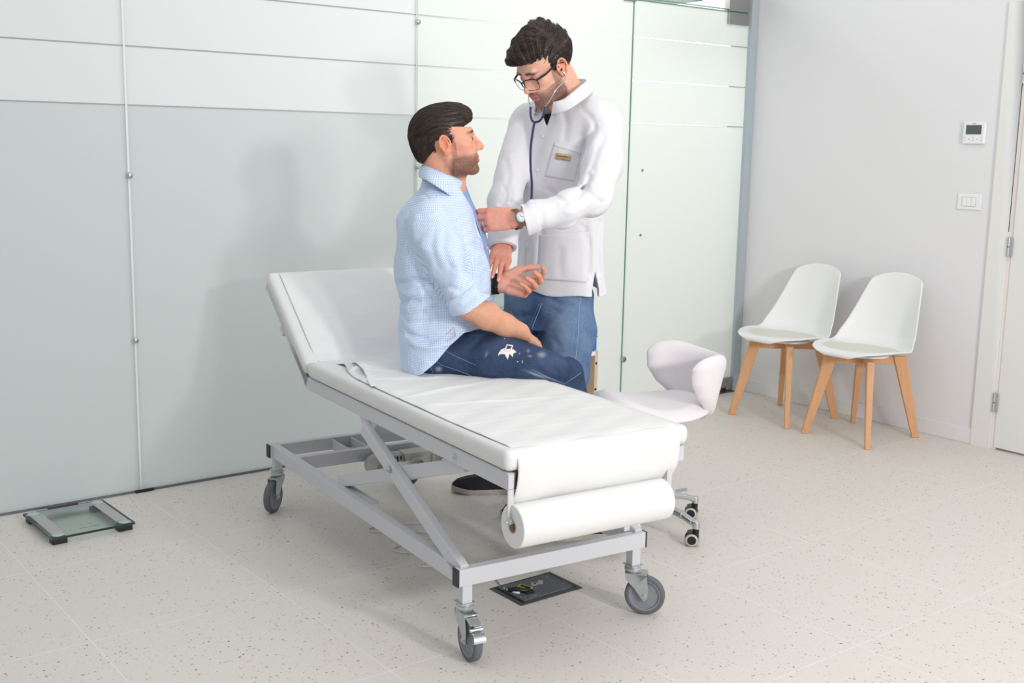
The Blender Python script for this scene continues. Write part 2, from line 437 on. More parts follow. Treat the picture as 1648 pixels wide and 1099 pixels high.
obj('lid', MB().b2((-.093, -.093, .062), (.095, .183, .07)), MATS['bright_blue'], bb, bevel=.002)
M_aqua = mat('aqua_plastic', (120, 200, 214), .3, trans=.2)
bx = thing('storage_box', (3.12, -.30, .666), 0, 'clear plastic storage box with an aqua base on the side cabinet', 'box')
obj('base_tray', MB().b2((-.075, -.09, 0), (.10, .10, .018)), M_aqua, bx, bevel=.003)
obj('tub', MB().b2((-.072, -.087, .018), (.097, .097, .10)), mat('clear_tub', (214, 230, 232), .15, trans=.5), bx, bevel=.003)
obj('lid', MB().b2((-.078, -.093, .10), (.103, .103, .112)), M_aqua, bx, bevel=.003)
obj('paper_tag', MB().b2((.03, -.0905, .035), (.075, -.088, .085)), M_wplas, bx)
# ================================================================= COUCH
BR = -.101
M_frame = mat('powder_coat_grey', (205, 206, 211), .38, spec=.45)
M_vinyl = mat('white_vinyl', (225, 225, 224), .42, spec=.4, bump=.03, bscale=60)
M_cap = mat('grey_cap', (54, 56, 59), .5)
M_tyre = mat('grey_rubber', (104, 105, 110), .6, var=.08, vscale=60)
M_hub = mat('hub_grey', (140, 142, 150), .45)
M_bolt = mat('blue_zinc_bolt', (160, 186, 196), .35, .7)
BW, BL, BZ = .667, 1.533, .262
bed = thing('examination_couch', (1.725, -2.019, 0), BR, 'white height-adjustable examination couch with raised backrest on four castors', 'examination couch')
f = MB()
T = .030
f.b2((0.004, 0, BZ-.05), (BW-.004, T, BZ)); f.b2((0.004, BL-T, BZ-.05), (BW-.004, BL, BZ))      # end tubes
f.b2((.012, T, BZ-.05), (.012+T, BL-T, BZ)); f.b2((BW-.012-T, T, BZ-.05), (BW-.012, BL-T, BZ))   # side tubes
f.b2((.042, 1.29, BZ-.05), (BW-.042, 1.32, BZ))                                                  # inner cross tube
f.b2((.26, 1.32, BZ-.045), (.265, BL-T, BZ-.005)); f.b2((.34, 1.32, BZ-.045), (.345, BL-T, BZ-.005)); f.b2((.26, 1.32, BZ-.048), (.345, BL-T, BZ-.044))
for u in (.042, BW-.042): 
    s_ = 1 if u < .3 else -1
    f.b2((min(u, u+s_*.030), .66, BZ-.004), (max(u, u+s_*.030), .93, BZ)); f.b2((min(u, u+s_*.003), .66, BZ-.05), (max(u, u+s_*.003), .93, BZ))
obj('base_frame', f, M_frame, bed, bevel=.003)
posts = [(.034, .020), (BW-.034, .020), (.034, BL-.022), (BW-.034, BL-.022)]
for (u, v) in posts: obj('post', MB().b2((u-.016, v-.016, .158), (u+.016, v+.016, BZ-.0495)), M_frame, bed, bevel=.002)
for (u, v) in ((.002, T/2), (BW-.002, T/2), (.002, BL-T/2), (BW-.002, BL-T/2)):
    obj('end_cap', MB().b2((u-.004, v-T/2-.001, BZ-.051), (u+.004, v+T/2+.001, BZ+.001)), M_cap, bed, bevel=.003)
# rounded guard on the near right corner
g_ = MB(); pr = [(0, 0), (0, .03)] + [(.035+.03*math.sin(a), .0+.03*math.cos(a)+.0) for a in np.linspace(0, PI/2, 8)]
g_.prism(pr, .034, .075, lambda x, y, t: (BW-.062+x, t, BZ+y)); obj('corner_guard', g_, M_vinyl, bed, bevel=.002)
# castors
def caster(u, v, ang, brake):
    """ang = direction of the axle in couch coordinates; the wheel trails at right angles"""
    ax = Vector((math.cos(ang), math.sin(ang), 0)); tr = Vector((-math.sin(ang), math.cos(ang), 0))
    top = Vector((u, v, .158)); wc = Vector((u, v, .0625))+tr*.040
    st = MB()
    st.lathe([(0, 0), (.025, 0), (.025, -.004), (.022, -.006), (.026, -.010), (.026, -.016), (.020, -.019), (.024, -.022), (0, -.022)], top, (0, 0, 1), 28)
    st.box(top-Vector((0, 0, .0)), (.046, .046, .003))
    body = obj('castor_swivel', st, M_zinc, bed, smooth=True, auto=40)
    fk = MB()
    R = Matrix((tr, ax, Vector((0, 0, 1)))).transposed()
    fk.box(top+Vector((0, 0, -.025))+tr*.012, (.068, .040, .004), R)
    for sgn in (-1, 1):
        def fp(x, y, t, sgn=sgn): return top+Vector((0, 0, -.023))+tr*x+ax*(sgn*t)+Vector((0, 0, y))
        poly = [(-.022, 0), (.046, 0), (.046, -.012), (.052, -.050), (.049, -.080), (.040, -.088), (.031, -.080), (.010, -.050), (-.020, -.022)]
        fk.prism(poly, .0175, .0200, fp)
    fk_ = obj('castor_fork', fk, M_zinc, bed, bevel=.0012)
    w = MB()
    R0 = .0625
    prof = [(R0-.014, -.012), (R0-.006, -.0135), (R0-.002, -.011), (R0, -.006), (R0, .006), (R0-.002, .011), (R0-.006, .0135), (R0-.014, .012)]
    w.lathe(prof, wc, ax, 48)
    wh = obj('castor_tyre', w, M_tyre, bed, smooth=True, auto=60)
    h = MB()
    h.lathe([(0, -.014), (.012, -.014), (.013, -.009), (.020, -.007), (.042, -.007), (.045, -.012), (R0-.0135, -.0125), (R0-.0135, .0125), (.045, .012), (.042, .007), (.020, .007), (.013, .009), (.012, .014), (0, .014)], wc, ax, 48)
    obj('castor_hub', h, M_hub, wh, smooth=True, auto=35)
    for sgn in (-1, 1):
        b = MB(); b.cyl(wc+ax*sgn*.0195, wc+ax*sgn*.025, .0085, n=6); b.cyl(wc+ax*sgn*.025, wc+ax*sgn*.0275, .0045, n=16)
        obj('axle_bolt', b, M_zinc, fk_, bevel=.0006)
    if brake:
        br = MB()
        br.bar(top+Vector((0, 0, -.024))+tr*.02, top+Vector((0, 0, -.040))+tr*.078, .034, .003)
        pv = top+Vector((0, 0, -.052))+tr*.080
        br.cyl(pv-ax*.020, pv+ax*.020, .0055, n=16)
        br.bar(pv+tr*.000+Vector((0, 0, .016)), pv+tr*.014+Vector((0, 0, .012)), .022, .004)
        pp_ = []
        br.grid(lambda a, c: pv+tr*(.004+.024*math.sin(a*1.6))+Vector((0, 0, -.006-.022*(1-math.cos(a*1.6))))+ax*(c-.5)*.036, 8, 3)
        br.grid(lambda a, c: pv+tr*(.001+.021*math.sin(a*1.6))+Vector((0, 0, -.009-.022*(1-math.cos(a*1.6))))+ax*(c-.5)*.036, 8, 3)
        br.bar(pv+Vector((0, 0, .004))-ax*.012, pv+Vector((0, 0, .018))-ax*.012, .006, .006)
        br.bar(pv+Vector((0, 0, .004))+ax*.012, pv+Vector((0, 0, .018))+ax*.012, .006, .006)
        obj('castor_brake', br, M_zinc, bed, bevel=.001)
caster(posts[0][0], posts[0][1], PI*.97, True)
caster(posts[1][0], posts[1][1], -PI*.80+PI*.05, False)
caster(posts[2][0], posts[2][1], 2.33, False)
caster(posts[3][0], posts[3][1], .5, True)
# scissor arms: A from the near base corner up, B from the far sliders up to the near rail
for side, uA, uB in (('n', .026, .052), ('f', BW-.026, BW-.052)):
    A0, A1 = Vector((uA, .015, .238)), Vector((uA, .672, .520))
    a = MB(); a.bar(A0+Vector((0, .0, .012)), A1, .028, .046)
    obj('scissor_arm', a, M_frame, bed, bevel=.004)
    B0, B1 = Vector((uB, .93, .266)), Vector((uB, .05, .548))
    b = MB(); b.bar(B0, B1, .024, .044)
    obj('scissor_arm', b, M_frame, bed, bevel=.004)
    o_ = -1 if side == 'n' else 1
    for (v, z) in ((.455, .435), (.075, .567), (.030, .237)):
        e = .012 if v < .04 else (.010 if v > .4 else .033)
        uu = e if side == 'n' else BW-e
        if side == 'n' or v > .05:
            bt = MB(); bt.lathe([(0, .011), (.004, .011), (.006, .008), (.0075, .003), (.0115, .002), (.0115, -.002), (0, -.002)], (uu, v, z), (o_, 0, 0), 18)
            obj('bolt', bt, M_bolt, bed, smooth=True, auto=40)
ct = MB(); ct.b2((.066, .44, .395), (BW-.066, .48, .425)); ct.b2((.066, .86, .268), (BW-.066, .90, .296)); ct.b2((.04, .62, .505), (BW-.04, .66, .535))
obj('cross_bar', ct, M_frame, bed, bevel=.003)
# upper frame
U0, U1, V0, V1, UZ = .030, .628, -.200, 1.170, .590
uf = MB(); uf.b2((U0, V0, UZ-.045), (U0+.025, V1, UZ)); uf.b2((U1-.025, V0, UZ-.045), (U1, V1, UZ))
uf.b2((U0+.025, V0, UZ-.045), (U1-.025, V0+.03, UZ)); uf.b2((U0+.025, V1-.03, UZ-.045), (U1-.025, V1, UZ))
uf.b2((U0+.025, .5, UZ-.04), (U1-.025, .53, UZ-.005))
uf.b2((U0+.001, V0+.03, UZ-.002), (U1-.001, V1, UZ+.002))
for u in (U0+.006, U1-.009):   # gusset over the sliders
    uf.prism([(.60, UZ-.045), (.74, UZ-.045), (.70, UZ-.085), (.64, UZ-.085)], u, u+.004, lambda x, y, t: (t, x, y))
obj('upper_frame', uf, M_frame, bed, bevel=.003)
# seat mattress
def pad(name, lo, hi, Mt=None, r=.024):
    m = MB(); m.b2(lo, hi)
    o = obj(name, m, M_vinyl, bed)
    md = o.modifiers.new('bevel', 'BEVEL'); md.width = r; md.segments = 7; md.profile = .6
    o.data.polygons.foreach_set('use_smooth', [True]*6)
    md = o.modifiers.new('wn', 'WEIGHTED_NORMAL'); md.weight = 80
    if Mt is not None: o.matrix_local = Mt
    return o
pad('mattress', (U0-.010, V0-.012, UZ+.003), (U1+.010, V1-.012, UZ+.062), r=.028)
# backrest
TH = math.radians(37.5)   # tilt of the backrest above horizontal
hinge = Vector((0, V1+.022, UZ-.030))
MtB = Matrix.Translation(hinge) @ Matrix.Rotation(TH, 4, 'X')
bf = MB(); BLn = .505
bf.b2((U0, 0, 0), (U0+.022, BLn, .030)); bf.b2((U1-.022, 0, 0), (U1, BLn, .030)); bf.b2((U0, BLn-.02, 0), (U1, BLn, .030)); bf.b2((U0, 0, 0), (U1, .022, .030)); bf.b2((U0+.002, .02, .027), (U1-.002, BLn-.02, .030))
bf.b2((U0-.004, .26, -.016), (U0+.018, .30, 0))
o = obj('backrest_frame', bf, M_frame, bed, bevel=.003); o.matrix_local = MtB
pad('backrest_pad', (U0-.010, .012, .033), (U1+.010, BLn+.006, .084), MtB, .025)
# hinge lug and strut
for uu in (U0+.002, U1-.008):
    hg = MB(); hg.prism([(V1-.02, UZ-.045), (V1+.045, UZ-.040), (V1+.03, UZ-.005), (V1, UZ+.0)], uu, uu+.006, lambda x, y, t: (t, x, y))
    obj('hinge', hg, M_frame, bed, bevel=.001)
# roll brackets
for u, e in ((U0+.010, 1), (U1-.055, -1)):
    b = MB(); b.b2((u-.009, V0-.006, .455), (u+.009, V0, UZ-.002)); b.b2((u-.009, V0-.006, UZ-.045), (u+.009, V0+.004, UZ-.040))
    rb = obj('roll_bracket', b, M_frame, bed, bevel=.0015)
    c = MB(); c.cyl((u-.012*e, V0-.012, .462), (u-.002*e, V0-.012, .462), .009, n=6); c.cyl((u-.020*e, V0-.012, .462), (u+.03*e, V0-.012, .462), .0042, n=14)
    obj('roll_bolt', c, M_zinc, rb, bevel=.0006)
rod = MB(); rod.cyl((U0-.004, V0-.012, .462), (U1+.004, V0-.012, .462), .005, n=14)
obj('roll_rod', rod, M_zinc, bed, smooth=True)
# actuator under the couch
M_mot = mat('motor_grey', (198, 197, 192), .5)
ac = MB()
ac.tube([(.30, 1.262, .205), (.325, 1.26, .205), (.35, 1.255, .205), (.43, 1.245, .205), (.44, 1.245, .205)], [.026, .038, .042, .042, .036], 20)
ac.b2((.44, 1.20, .175), (.60, 1.275, .245)); ac.b2((.46, 1.19, .19), (.52, 1.20, .23)); ac.b2((.55, 1.185, .18), (.58, 1.20, .235))
act = obj('lift_actuator', ac, M_mot, bed, bevel=.004, label='grey electric lift actuator')
at = MB(); at.tube([(.345, 1.225, .19), (.36, 1.10, .23), (.36, .92, .285)], [.020, .018, .016], 16); obj('actuator_rod', at, M_zinc, act, smooth=True)
ab = MB(); ab.lathe([(0, .012), (.008, .012), (.010, .006), (.014, .005), (.014, 0), (0, 0)], (.285, 1.262, .235), (-1, 0, 0), 16); obj('actuator_bolt', ab, M_bolt, act, smooth=True, auto=40)
sl_ = MB()
for k in range(5): sl_.b2((.365+.014*k, 1.207, .215), (.370+.014*k, 1.212, .238))
obj('vent_slots', sl_, M_cap, act)
cbm = MB()
for k, (a, c) in enumerate(((.005, 0), (.02, .01), (-.01, .015), (.012, -.01))):
    cbm.tube([(.60, 1.22+a, .215+c), (.63, 1.20+a, .235+c), (.625+c, 1.12, .21-c*2), (.60, 1.06+a, .225), (.62, .98, .26+c), (.60, .88+a, .25)], .0035, 8)
obj('actuator_cable', cbm, M_mot, act, smooth=True)
cbk = MB(); cbk.tube([(.60, 1.20, .23), (.64, 1.17, .25), (.65, 1.1, .255), (.63, 1.03, .24)], .005, 8); cbk.tube([(.60, 1.24, .20), (.66, 1.2, .20), (.64, 1.1, .19), (.60, 1.0, .25)], .004, 8)
obj('dark_cable', cbk, M_blk, act, smooth=True)

# ================================================================= PAPER ROLL
M_paper = mat('tissue_paper', (229, 229, 228), .85, spec=.15, bump=.12, bscale=22)
pr_ = thing('paper_roll', (1.725, -2.019, 0), BR, 'white tissue paper roll hanging under the couch end, its sheet drawn over the couch', 'paper roll')
RC, RR = Vector((0, V0-.012, .462)), .058
rc_z = .462-.014
a0, a1 = U0+.012, U1-.084
r = MB(); NN = 64
cen = lambda u: Vector((u, V0-.012, rc_z))
r.lathe([(.019, 0), (RR-.002, 0), (RR, .002), (RR, a1-a0-.002), (RR-.002, a1-a0), (.019, a1-a0), (.019, 0)], cen(a0), (1, 0, 0), NN)
obj('roll', r, M_paper, pr_, smooth=True, auto=40)
r = MB(); r.lathe([(.0165, -.001), (.019, -.001), (.019, a1-a0+.001), (.0165, a1-a0+.001), (.0165, -.001)], cen(a0), (1, 0, 0), 32)
obj('cardboard_core', r, mat('cardboard', (196, 178, 156), .8), pr_, smooth=True, auto=40, label='brown cardboard core')
# sheet: profile along the couch, (v, z)
zt = UZ+.062+.0025
hv, hz = hinge.y, hinge.z
def bk(s, h):     # point on the backrest: s along, h above frame
    return (hv+s*math.cos(TH)-h*math.sin(TH), hz+s*math.sin(TH)+h*math.cos(TH))
prof = [bk(BLn+.009, .050), bk(BLn+.007, .070), bk(BLn-.008, .0865), bk(BLn-.05, .0875)] + [bk(s, .0875) for s in np.linspace(BLn-.09, .10, 12)]
e0 = prof[-1]
prof += [(e0[0]-.035, e0[1]-.036), (e0[0]-.075, e0[1]-.052), (1.015, zt+.004), (.97, zt+.001)]
prof += [(v, zt) for v in np.linspace(.92, V0+.035, 34)]
prof += [(V0+.012, zt-.002), (V0-.006, zt-.010), (V0-.0155, zt-.024), (V0-.0165, zt-.045), (V0-.014, UZ-.02), (V0-.008, UZ-.055), (V0+.014, rc_z+.052), (V0+.033, rc_z+.036)]
prof = np.array(prof)
# resample
seg = np.r_[0, np.cumsum(np.hypot(*np.diff(prof, axis=0).T))]
ns = 260; ss = np.linspace(0, seg[-1], ns)
pv_, pz_ = np.interp(ss, seg, prof[:, 0]), np.interp(ss, seg, prof[:, 1])
for _ in range(6):
    pv_[1:-1] = (pv_[:-2]+2*pv_[1:-1]+pv_[2:])/4; pz_[1:-1] = (pz_[:-2]+2*pz_[1:-1]+pz_[2:])/4
tv, tz = np.gradient(pv_), np.gradient(pz_); L_ = np.hypot(tv, tz); nv_, nz_ = tz/L_, -tv/L_
nv_, nz_ = np.where(nz_ < 0, nv_, nv_), nz_
nu = 70
# left edge of the sheet (u) as function of path position; the right edge stays near the far side
s_seat = np.interp(.92, [-1, 1], [0, 0])
vcoord = pv_.copy()
onback = ss < np.interp(0, [0, 1], [seg[15], seg[15]])+.02
lv = np.where(ss < seg[16], .055, 0.0)
fl_ = ss > seg[16]
lefts = np.interp(vcoord, [-.25, -.2, .1, .5, .8, .93, 1.02, 1.10], [.066, .050, .043, .045, .050, .075, .115, .075])
lefts = np.where(fl_, lefts, .062)
lefts = np.convolve(np.pad(lefts, 6, mode='edge'), np.ones(13)/13, 'valid')
rights = np.where(ss > ss[-1]-.16, U1-.032-.0*ss, U1-.030)
A = np.linspace(0, 1, nu)
rng = np.random.RandomState(3)
Uu = lefts[:, None]+(rights-lefts)[:, None]*A[None, :]
Sg = ss[:, None]+0*Uu
wr = (.0012*np.sin(Sg*19+2.5*np.sin(Uu*7))+.0012*np.sin(Uu*24+Sg*5+1.3)+.0008*np.sin(Sg*55+Uu*31)+.0009*np.abs(np.sin(Sg*9-Uu*13)))
seatmask = (ss > seg[18]) & (ss < seg[18]+1.1)
wr = wr+.0013
# creases: cross folds every ~11 cm like the photo
for c0 in np.arange(.06, ss[-1]-.2, .118):
    wr = wr+.0014*np.exp(-((Sg-c0)/.004)**2)
# heap of paper by the sitter and a lifted left corner
def bumpf(v0, u0, sv, su, h, ang=0):
    dv, du = (pv_[:, None]-v0), (Uu-u0); c, s = math.cos(ang), math.sin(ang)
    return h*np.exp(-((dv*c+du*s)/sv)**2-((-dv*s+du*c)/su)**2)*(ss[:, None] > seg[16])
wr = wr+bumpf(.93, .08, .016, .10, .014, .5)+bumpf(.985, .13, .012, .09, .011, .9)+bumpf(.72, .16, .012, .16, .006, .35)+bumpf(.50, .2, .013, .22, .006, -.25)+bumpf(.30, .25, .010, .25, .004, .2)
edge = np.exp(-((A[None, :])/.03)**2)
wr = wr*(1-.75*edge)+.0004
X = Uu; Y = pv_[:, None]-0*Uu+nv_[:, None]*wr*-1*np.sign(1); Z = pz_[:, None]+0*Uu
# outward normal: above the couch = +z side
sgn = np.where(nz_ >= 0, 1, -1)
nvv, nzz = nv_*sgn, nz_*sgn
tail = ss > seg[-8]
nvv = np.where((pz_ < zt-.02) & (pv_ < 0), -np.abs(nv_), nvv); nzz = np.where((pz_ < zt-.02) & (pv_ < 0), nz_*np.sign(-nv_+1e-9), nzz)
Y = pv_[:, None]+nvv[:, None]*wr; Z = pz_[:, None]+nzz[:, None]*wr
m = MB(); m.v = [tuple(p) for p in np.stack([X, Y, Z], -1).reshape(-1, 3)]
m.f = [(i*nu+j, i*nu+j+1, (i+1)*nu+j+1, (i+1)*nu+j) for i in range(ns-1) for j in range(nu-1)]; m.mi = [0]*len(m.f)
obj('paper_sheet', m, M_paper, pr_, smooth=True, solid=.0006)
# the turned-over layer at the upper left of the seat
m = MB()
def flap(a, c):
    v = .985-.36*a-.02*math.sin(a*5); u = .120-.085*a**1.3+(.07-.045*a)*c*0+c*(.10-.06*a)
    h = .004+.016*math.exp(-((c-.05)/.18)**2)*math.exp(-((a-.15)/.3)**2)+.004*math.sin(a*14+c*3)**2*(1-a)
    return (u, v, zt+.001+h*(1-c)**.5)
m.grid(flap, 40, 14); obj('folded_edge', m, M_paper, pr_, smooth=True, solid=.0005)

# ================================================================= CABLES, FLOOR BOX
kc = MB()
def wpt(u, v, z=.004):
    c, s = math.cos(BR), math.sin(BR); return (1.725+u*c-v*s, -2.019+u*s+v*c, z)
pts = [wpt(.5, 1.05), wpt(.38, 1.10), wpt(.27, 1.12), wpt(.235, 1.10), wpt(.26, 1.06), wpt(.40, .98), wpt(.40, .92), wpt(.27, .90), wpt(.225, .87), wpt(.25, .82), wpt(.38, .80), wpt(.42, .74), wpt(.30, .72), wpt(.235, .69), wpt(.27, .65), wpt(.40, .60), wpt(.44, .52), wpt(.40, .44), wpt(.39, .40)]
P4 = []
for i in range(len(pts)-1):
    p0, p1, p2, p3 = (Vector(pts[max(i-1, 0)]), Vector(pts[i]), Vector(pts[i+1]), Vector(pts[min(i+2, len(pts)-1)]))
    for t in np.linspace(0, 1, 7)[:-1]:
        P4.append(.5*((2*p1)+(p2-p0)*t+(2*p0-5*p1+4*p2-p3)*t*t+(-p0+3*p1-3*p2+p3)*t**3))
kc.tube(P4, .0032, 8); tag(obj('power_cable', kc, mat('cable_white', (222, 220, 216), .5), smooth=True), 'pale curling power cable on the floor beneath the couch', 'cable')
fb = thing('floor_box', (2.232, -1.745, 0), 0, 'dark grey floor socket lid with a yellow label, set in the floor under the couch', 'floor box')
M_lid = mat('lid_dark_grey', (96, 101, 104), .5, var=.1, vscale=60); M_lid2 = mat('lid_rim', (78, 82, 84), .45)
m = MB(); m.b2((-.128, -.085, .0005), (.128, .085, .003)); obj('rim', m, M_lid2, fb, bevel=.001)
m = MB(); m.b2((-.104, -.066, .003), (.108, .072, .0065)); obj('lid', m, M_lid, fb, bevel=.0015)
m = MB(); m.b2((-.112, -.074, .0028), (-.105, .078, .0045)).b2((-.105, .074, .0028), (.112, .078, .0045)).b2((.108, -.07, .0028), (.112, .078, .0045)); obj('lid_gap', m, M_blk, fb)
M_yel = mat('label_yellow', (238, 214, 40), .5)
lb = Matrix.Translation((-.030, .020, .0068)) @ Matrix.Rotation(math.radians(-72), 4, 'Z')
m = MB().b2((-.024, -.011, 0), (.024, .011, .0006)); o = obj('warning_label', m, M_yel, fb); o.data.transform(lb)
m = MB().b2((-.021, -.008, .0006), (.021, .008, .0009)); o = obj('label_print', m, M_blk, fb); o.data.transform(lb)
m = MB()
for (x, y, a) in ((.005, .018, 0), (.018, .022, .5), (.030, .016, -.4), (.042, .030, .3), (.012, .028, .9)):
    m.lathe([(0, .0003), (.008, .0003), (.010, 0)], (x, y, .0066), (0, 0, 1), 7)
obj('glue_residue', m, mat('residue', (168, 164, 156), .8), fb)
for (x, y) in ((-.085, -.050), (-.095, -.040), (-.070, -.058), (-.03, -.052), (.085, .050), (.09, -.03)): obj('screw', MB().cyl((x, y, .0065), (x, y, .0072), .0035, n=12), M_zinc, fb)
obj('bare_metal_mark', MB().b2((-.060, -.058, .0065), (-.040, -.050, .0072)), M_zinc, fb)
m = MB(); m.tube([(-.10, .02, .012), (-.085, .0, .018), (-.06, -.012, .012), (-.045, -.02, .009)], .008, 10); m.tube([(-.10, .035, .010), (-.09, .012, .014), (-.075, -.004, .012)], .005, 8); m.b2((-.065, -.035, .0065), (-.035, .0, .014))
obj('cable_entry', m, M_blk, fb, bevel=.002)
m = MB(); m.tube([(-.10, .045, .010), (-.098, .02, .012), (-.088, -.005, .009), (-.078, -.012, .008)], .004, 8); obj('white_lead', m, MATS['cable_white'], fb, smooth=True)

# ================================================================= BATHROOM SCALE
sc_ = thing('glass_scale', (1.215, -.285, 0), math.radians(1.5), 'flat glass personal scale on the floor by the frosted partition', 'scale')
hw, hd = .150, .168
m = MB(); m.b2((-hw, -hd, .022), (hw, hd, .030))
M_sg = clear_mat('scale_glass', (.86, .92, .91), .8)
gp = obj('glass_top', m, M_sg, sc_, bevel=.001)
m = MB(); 
for s_ in (-1, 1):
    m.b2((s_*hw-(.0015 if s_ > 0 else 0), -hd, .0215), (s_*hw+(.0015 if s_ < 0 else 0), hd, .0302)); m.b2((-hw, s_*hd-(.0015 if s_ > 0 else 0), .0215), (hw, s_*hd+(.0015 if s_ < 0 else 0), .0302))
obj('glass_edge', m, mat('dark_glass_edge', (70, 84, 84), .2), gp)
M_sgr = mat('slate_film', (142, 156, 158), .4)
m = MB(); m.b2((-hw+.010, -hd+.010, .0305), (-hw+.042, hd-.010, .0308)); m.b2((hw-.042, -hd+.010, .0305), (hw-.010, hd-.010, .0308)); m.b2((-hw+.042, hd-.058, .0305), (hw-.042, hd-.010, .0308))
obj('grey_border', m, M_sgr, gp)
for s_ in (-1, 1):
    obj('electrode_plate', MB().b2((s_*.116-.022, -.125, .031), (s_*.116+.022, .115, .0325)), mat('satin_steel', (190, 188, 188), .35, .55) if s_ < 0 else MATS['satin_steel'], sc_, bevel=.0008)
    for t_ in (-1, 1):
        fm = MB(); fm.b2((s_*.118-.026, t_*.138-.022, 0), (s_*.118+.026, t_*.138+.022, .0215)); obj('foot', fm, M_blk, sc_, bevel=.003)
        obj('cell_disc', MB().lathe([(0, .0009), (.021, .0009), (.022, 0)], (s_*.120, t_*.143, .0309), (0, 0, 1), 28), mat('pale_disc', (176, 196, 196), .3) if (s_, t_) == (-1, -1) else MATS['pale_disc'], sc_, smooth=True)
obj('display_bar', MB().b2((-.055, hd-.005, .020), (.055, hd+.022, .036)), mat('display_black', (44, 42, 48), .3), sc_, bevel=.003)
text_mesh('scale_text', 'mac medic', .017, Matrix.Translation((0.0, -.122, .0306)), mat('print_grey', (96, 104, 106), .5), sc_, .0001)

# ================================================================= CHAIRS
M_shell = mat('white_shell', (240, 240, 239), .35, spec=.45)
M_cush = mat('ivory_cushion', (224, 223, 211), .6, bump=.03, bscale=300)
def wood_mat():
    m = bpy.data.materials.new('beech_wood'); m.use_nodes = True; nt = m.node_tree; b = nt.nodes['Principled BSDF']
    tc = N(nt, 'ShaderNodeTexCoord'); mp = N(nt, 'ShaderNodeMapping'); mp.inputs['Scale'].default_value = (60, 60, 6)
    nt.links.new(tc.outputs['Object'], mp.inputs['Vector'])
    n = N(nt, 'ShaderNodeTexNoise'); n.inputs['Scale'].default_value = 1.6; n.inputs['Detail'].default_value = 5; nt.links.new(mp.outputs[0], n.inputs['Vector'])
    col = mixc(nt, n.outputs['Fac'], lin((226, 176, 132)), lin((208, 152, 106)))
    nt.links.new(col, b.inputs['Base Color']); b.inputs['Roughness'].default_value = .45
    return m
M_wood = wood_mat()
def chair(loc, rz, label):
    """front faces -x in local coordinates"""
    t = thing('side_chair', loc, rz, label, 'chair', None)
    def shell(a, c, off=0.0):
        # a: 0 front edge .. 1 top of back ; c: -1..1 across
        P_ = np.array([(-.232, .432), (-.243, .447), (-.218, .457), (-.12, .450), (-.02, .440), (.08, .437), (.145, .450), (.190, .500), (.215, .570), (.235, .660), (.252, .750), (.262, .822)])
        d = np.r_[0, np.cumsum(np.hypot(*np.diff(P_, axis=0).T))]; s = a*d[-1]
        x = np.interp(s, d, P_[:, 0]); z = np.interp(s, d, P_[:, 1])
        hw_ = np.interp(a, [0, .02, .07, .16, .30, .45, .52, .60, .72, .85, .95, .985, 1], [.07, .125, .175, .218, .242, .240, .232, .222, .198, .172, .152, .144, .118])
        y = c*hw_
        e = abs(c)
        seat = 1-smoothstep(.42, .62, a)
        z += .024*e**3.0*smoothstep(0.02, .3, a)*(1-smoothstep(.5, .75, a))
        x -= float(np.interp(a, [.3, .42, .5, .58, .7, .85, .95, 1], [0, .045, .085, .105, .090, .055, .030, .018]))*e**2.4
        z += -.020*e**2*smoothstep(.9, 1, a)+.012*(1-e)**2*0
        return (float(x), float(y), float(z))
    m = MB(); m.grid(lambda a, b: shell(a, b*2-1), 46, 29)
    sh = obj('seat_shell', m, M_shell, t, smooth=True, solid=.009)
    sh.modifiers.new('sub', 'SUBSURF').levels = 1; sh.modifiers['sub'].render_levels = 1
    def cu(a, b):
        aa = .045+.44*a; ff = 2*b-1; w_ = math.sqrt(max(0, 1-(abs(2*a-1))**3.2))*.90
        p = shell(aa, ff*w_); return (p[0], p[1], p[2]+.004+.010*(1-abs(ff)**6)*(1-abs(2*a-1)**8))
    m = MB(); m.grid(cu, 26, 21); obj('seat_pad', m, M_cush, t, smooth=True, solid=.004, label='ivory padded seat')
    # frame under the shell
    m = MB(); m.lathe([(0, .435), (.095, .435), (.115, .428), (.115, .418), (0, .418)], (.0, 0, 0), (0, 0, 1), 28); obj('mounting_disc', m, M_shell, t, smooth=True, auto=40)
    m = MB(); m.bar((-.135, -.115, .395), (.135, .115, .395), .022, .042); m.bar((-.135, .115, .395), (.135, -.115, .395), .022, .040); m.cyl((0, 0, .37), (0, 0, .42), .018)
    obj('cross_frame', m, M_wood, t, bevel=.002)
    feet = [(-.205, .190), (-.205, -.190), (.205, .190), (.205, -.190)]
    for k, (fx, fy) in enumerate(feet):
        tx, ty = fx*.60, fy*.60
        m = MB()
        d_ = Vector((fx, fy, 0)).normalized(); side = Vector((-d_.y, d_.x, 0))
        def lp(a, b, c, d, z, ww, hh): pass
        vs = []
        for (x, y, z, w1, w2) in ((tx, ty, .418, .018, .032), (fx*.99, fy*.99, .0, .0125, .018)):
            for su, sv in ((-1, -1), (1, -1), (1, 1), (-1, 1)):
                vs.append(Vector((x, y, z))+side*su*w1+d_*sv*w2)
        m.add(vs, [(0, 1, 2, 3), (4, 7, 6, 5), (0, 4, 5, 1), (1, 5, 6, 2), (2, 6, 7, 3), (3, 7, 4, 0)])
        obj('leg', m, M_wood, t, bevel=.004, seg=3)
    return t
ch1 = chair((4.865, -.62, 0), 0, 'white shell chair with beech legs nearer the glass partition, left of the pair')
ch2 = copy_tree(ch1); ch2.location = (4.865, -1.112, 0); ch2.rotation_euler = (0, 0, 0)
ch2['label'] = 'white shell chair with beech legs nearer the door, right of the pair'
for c_ in (ch1, ch2): c_['group'] = 'shell chairs along the right wall'
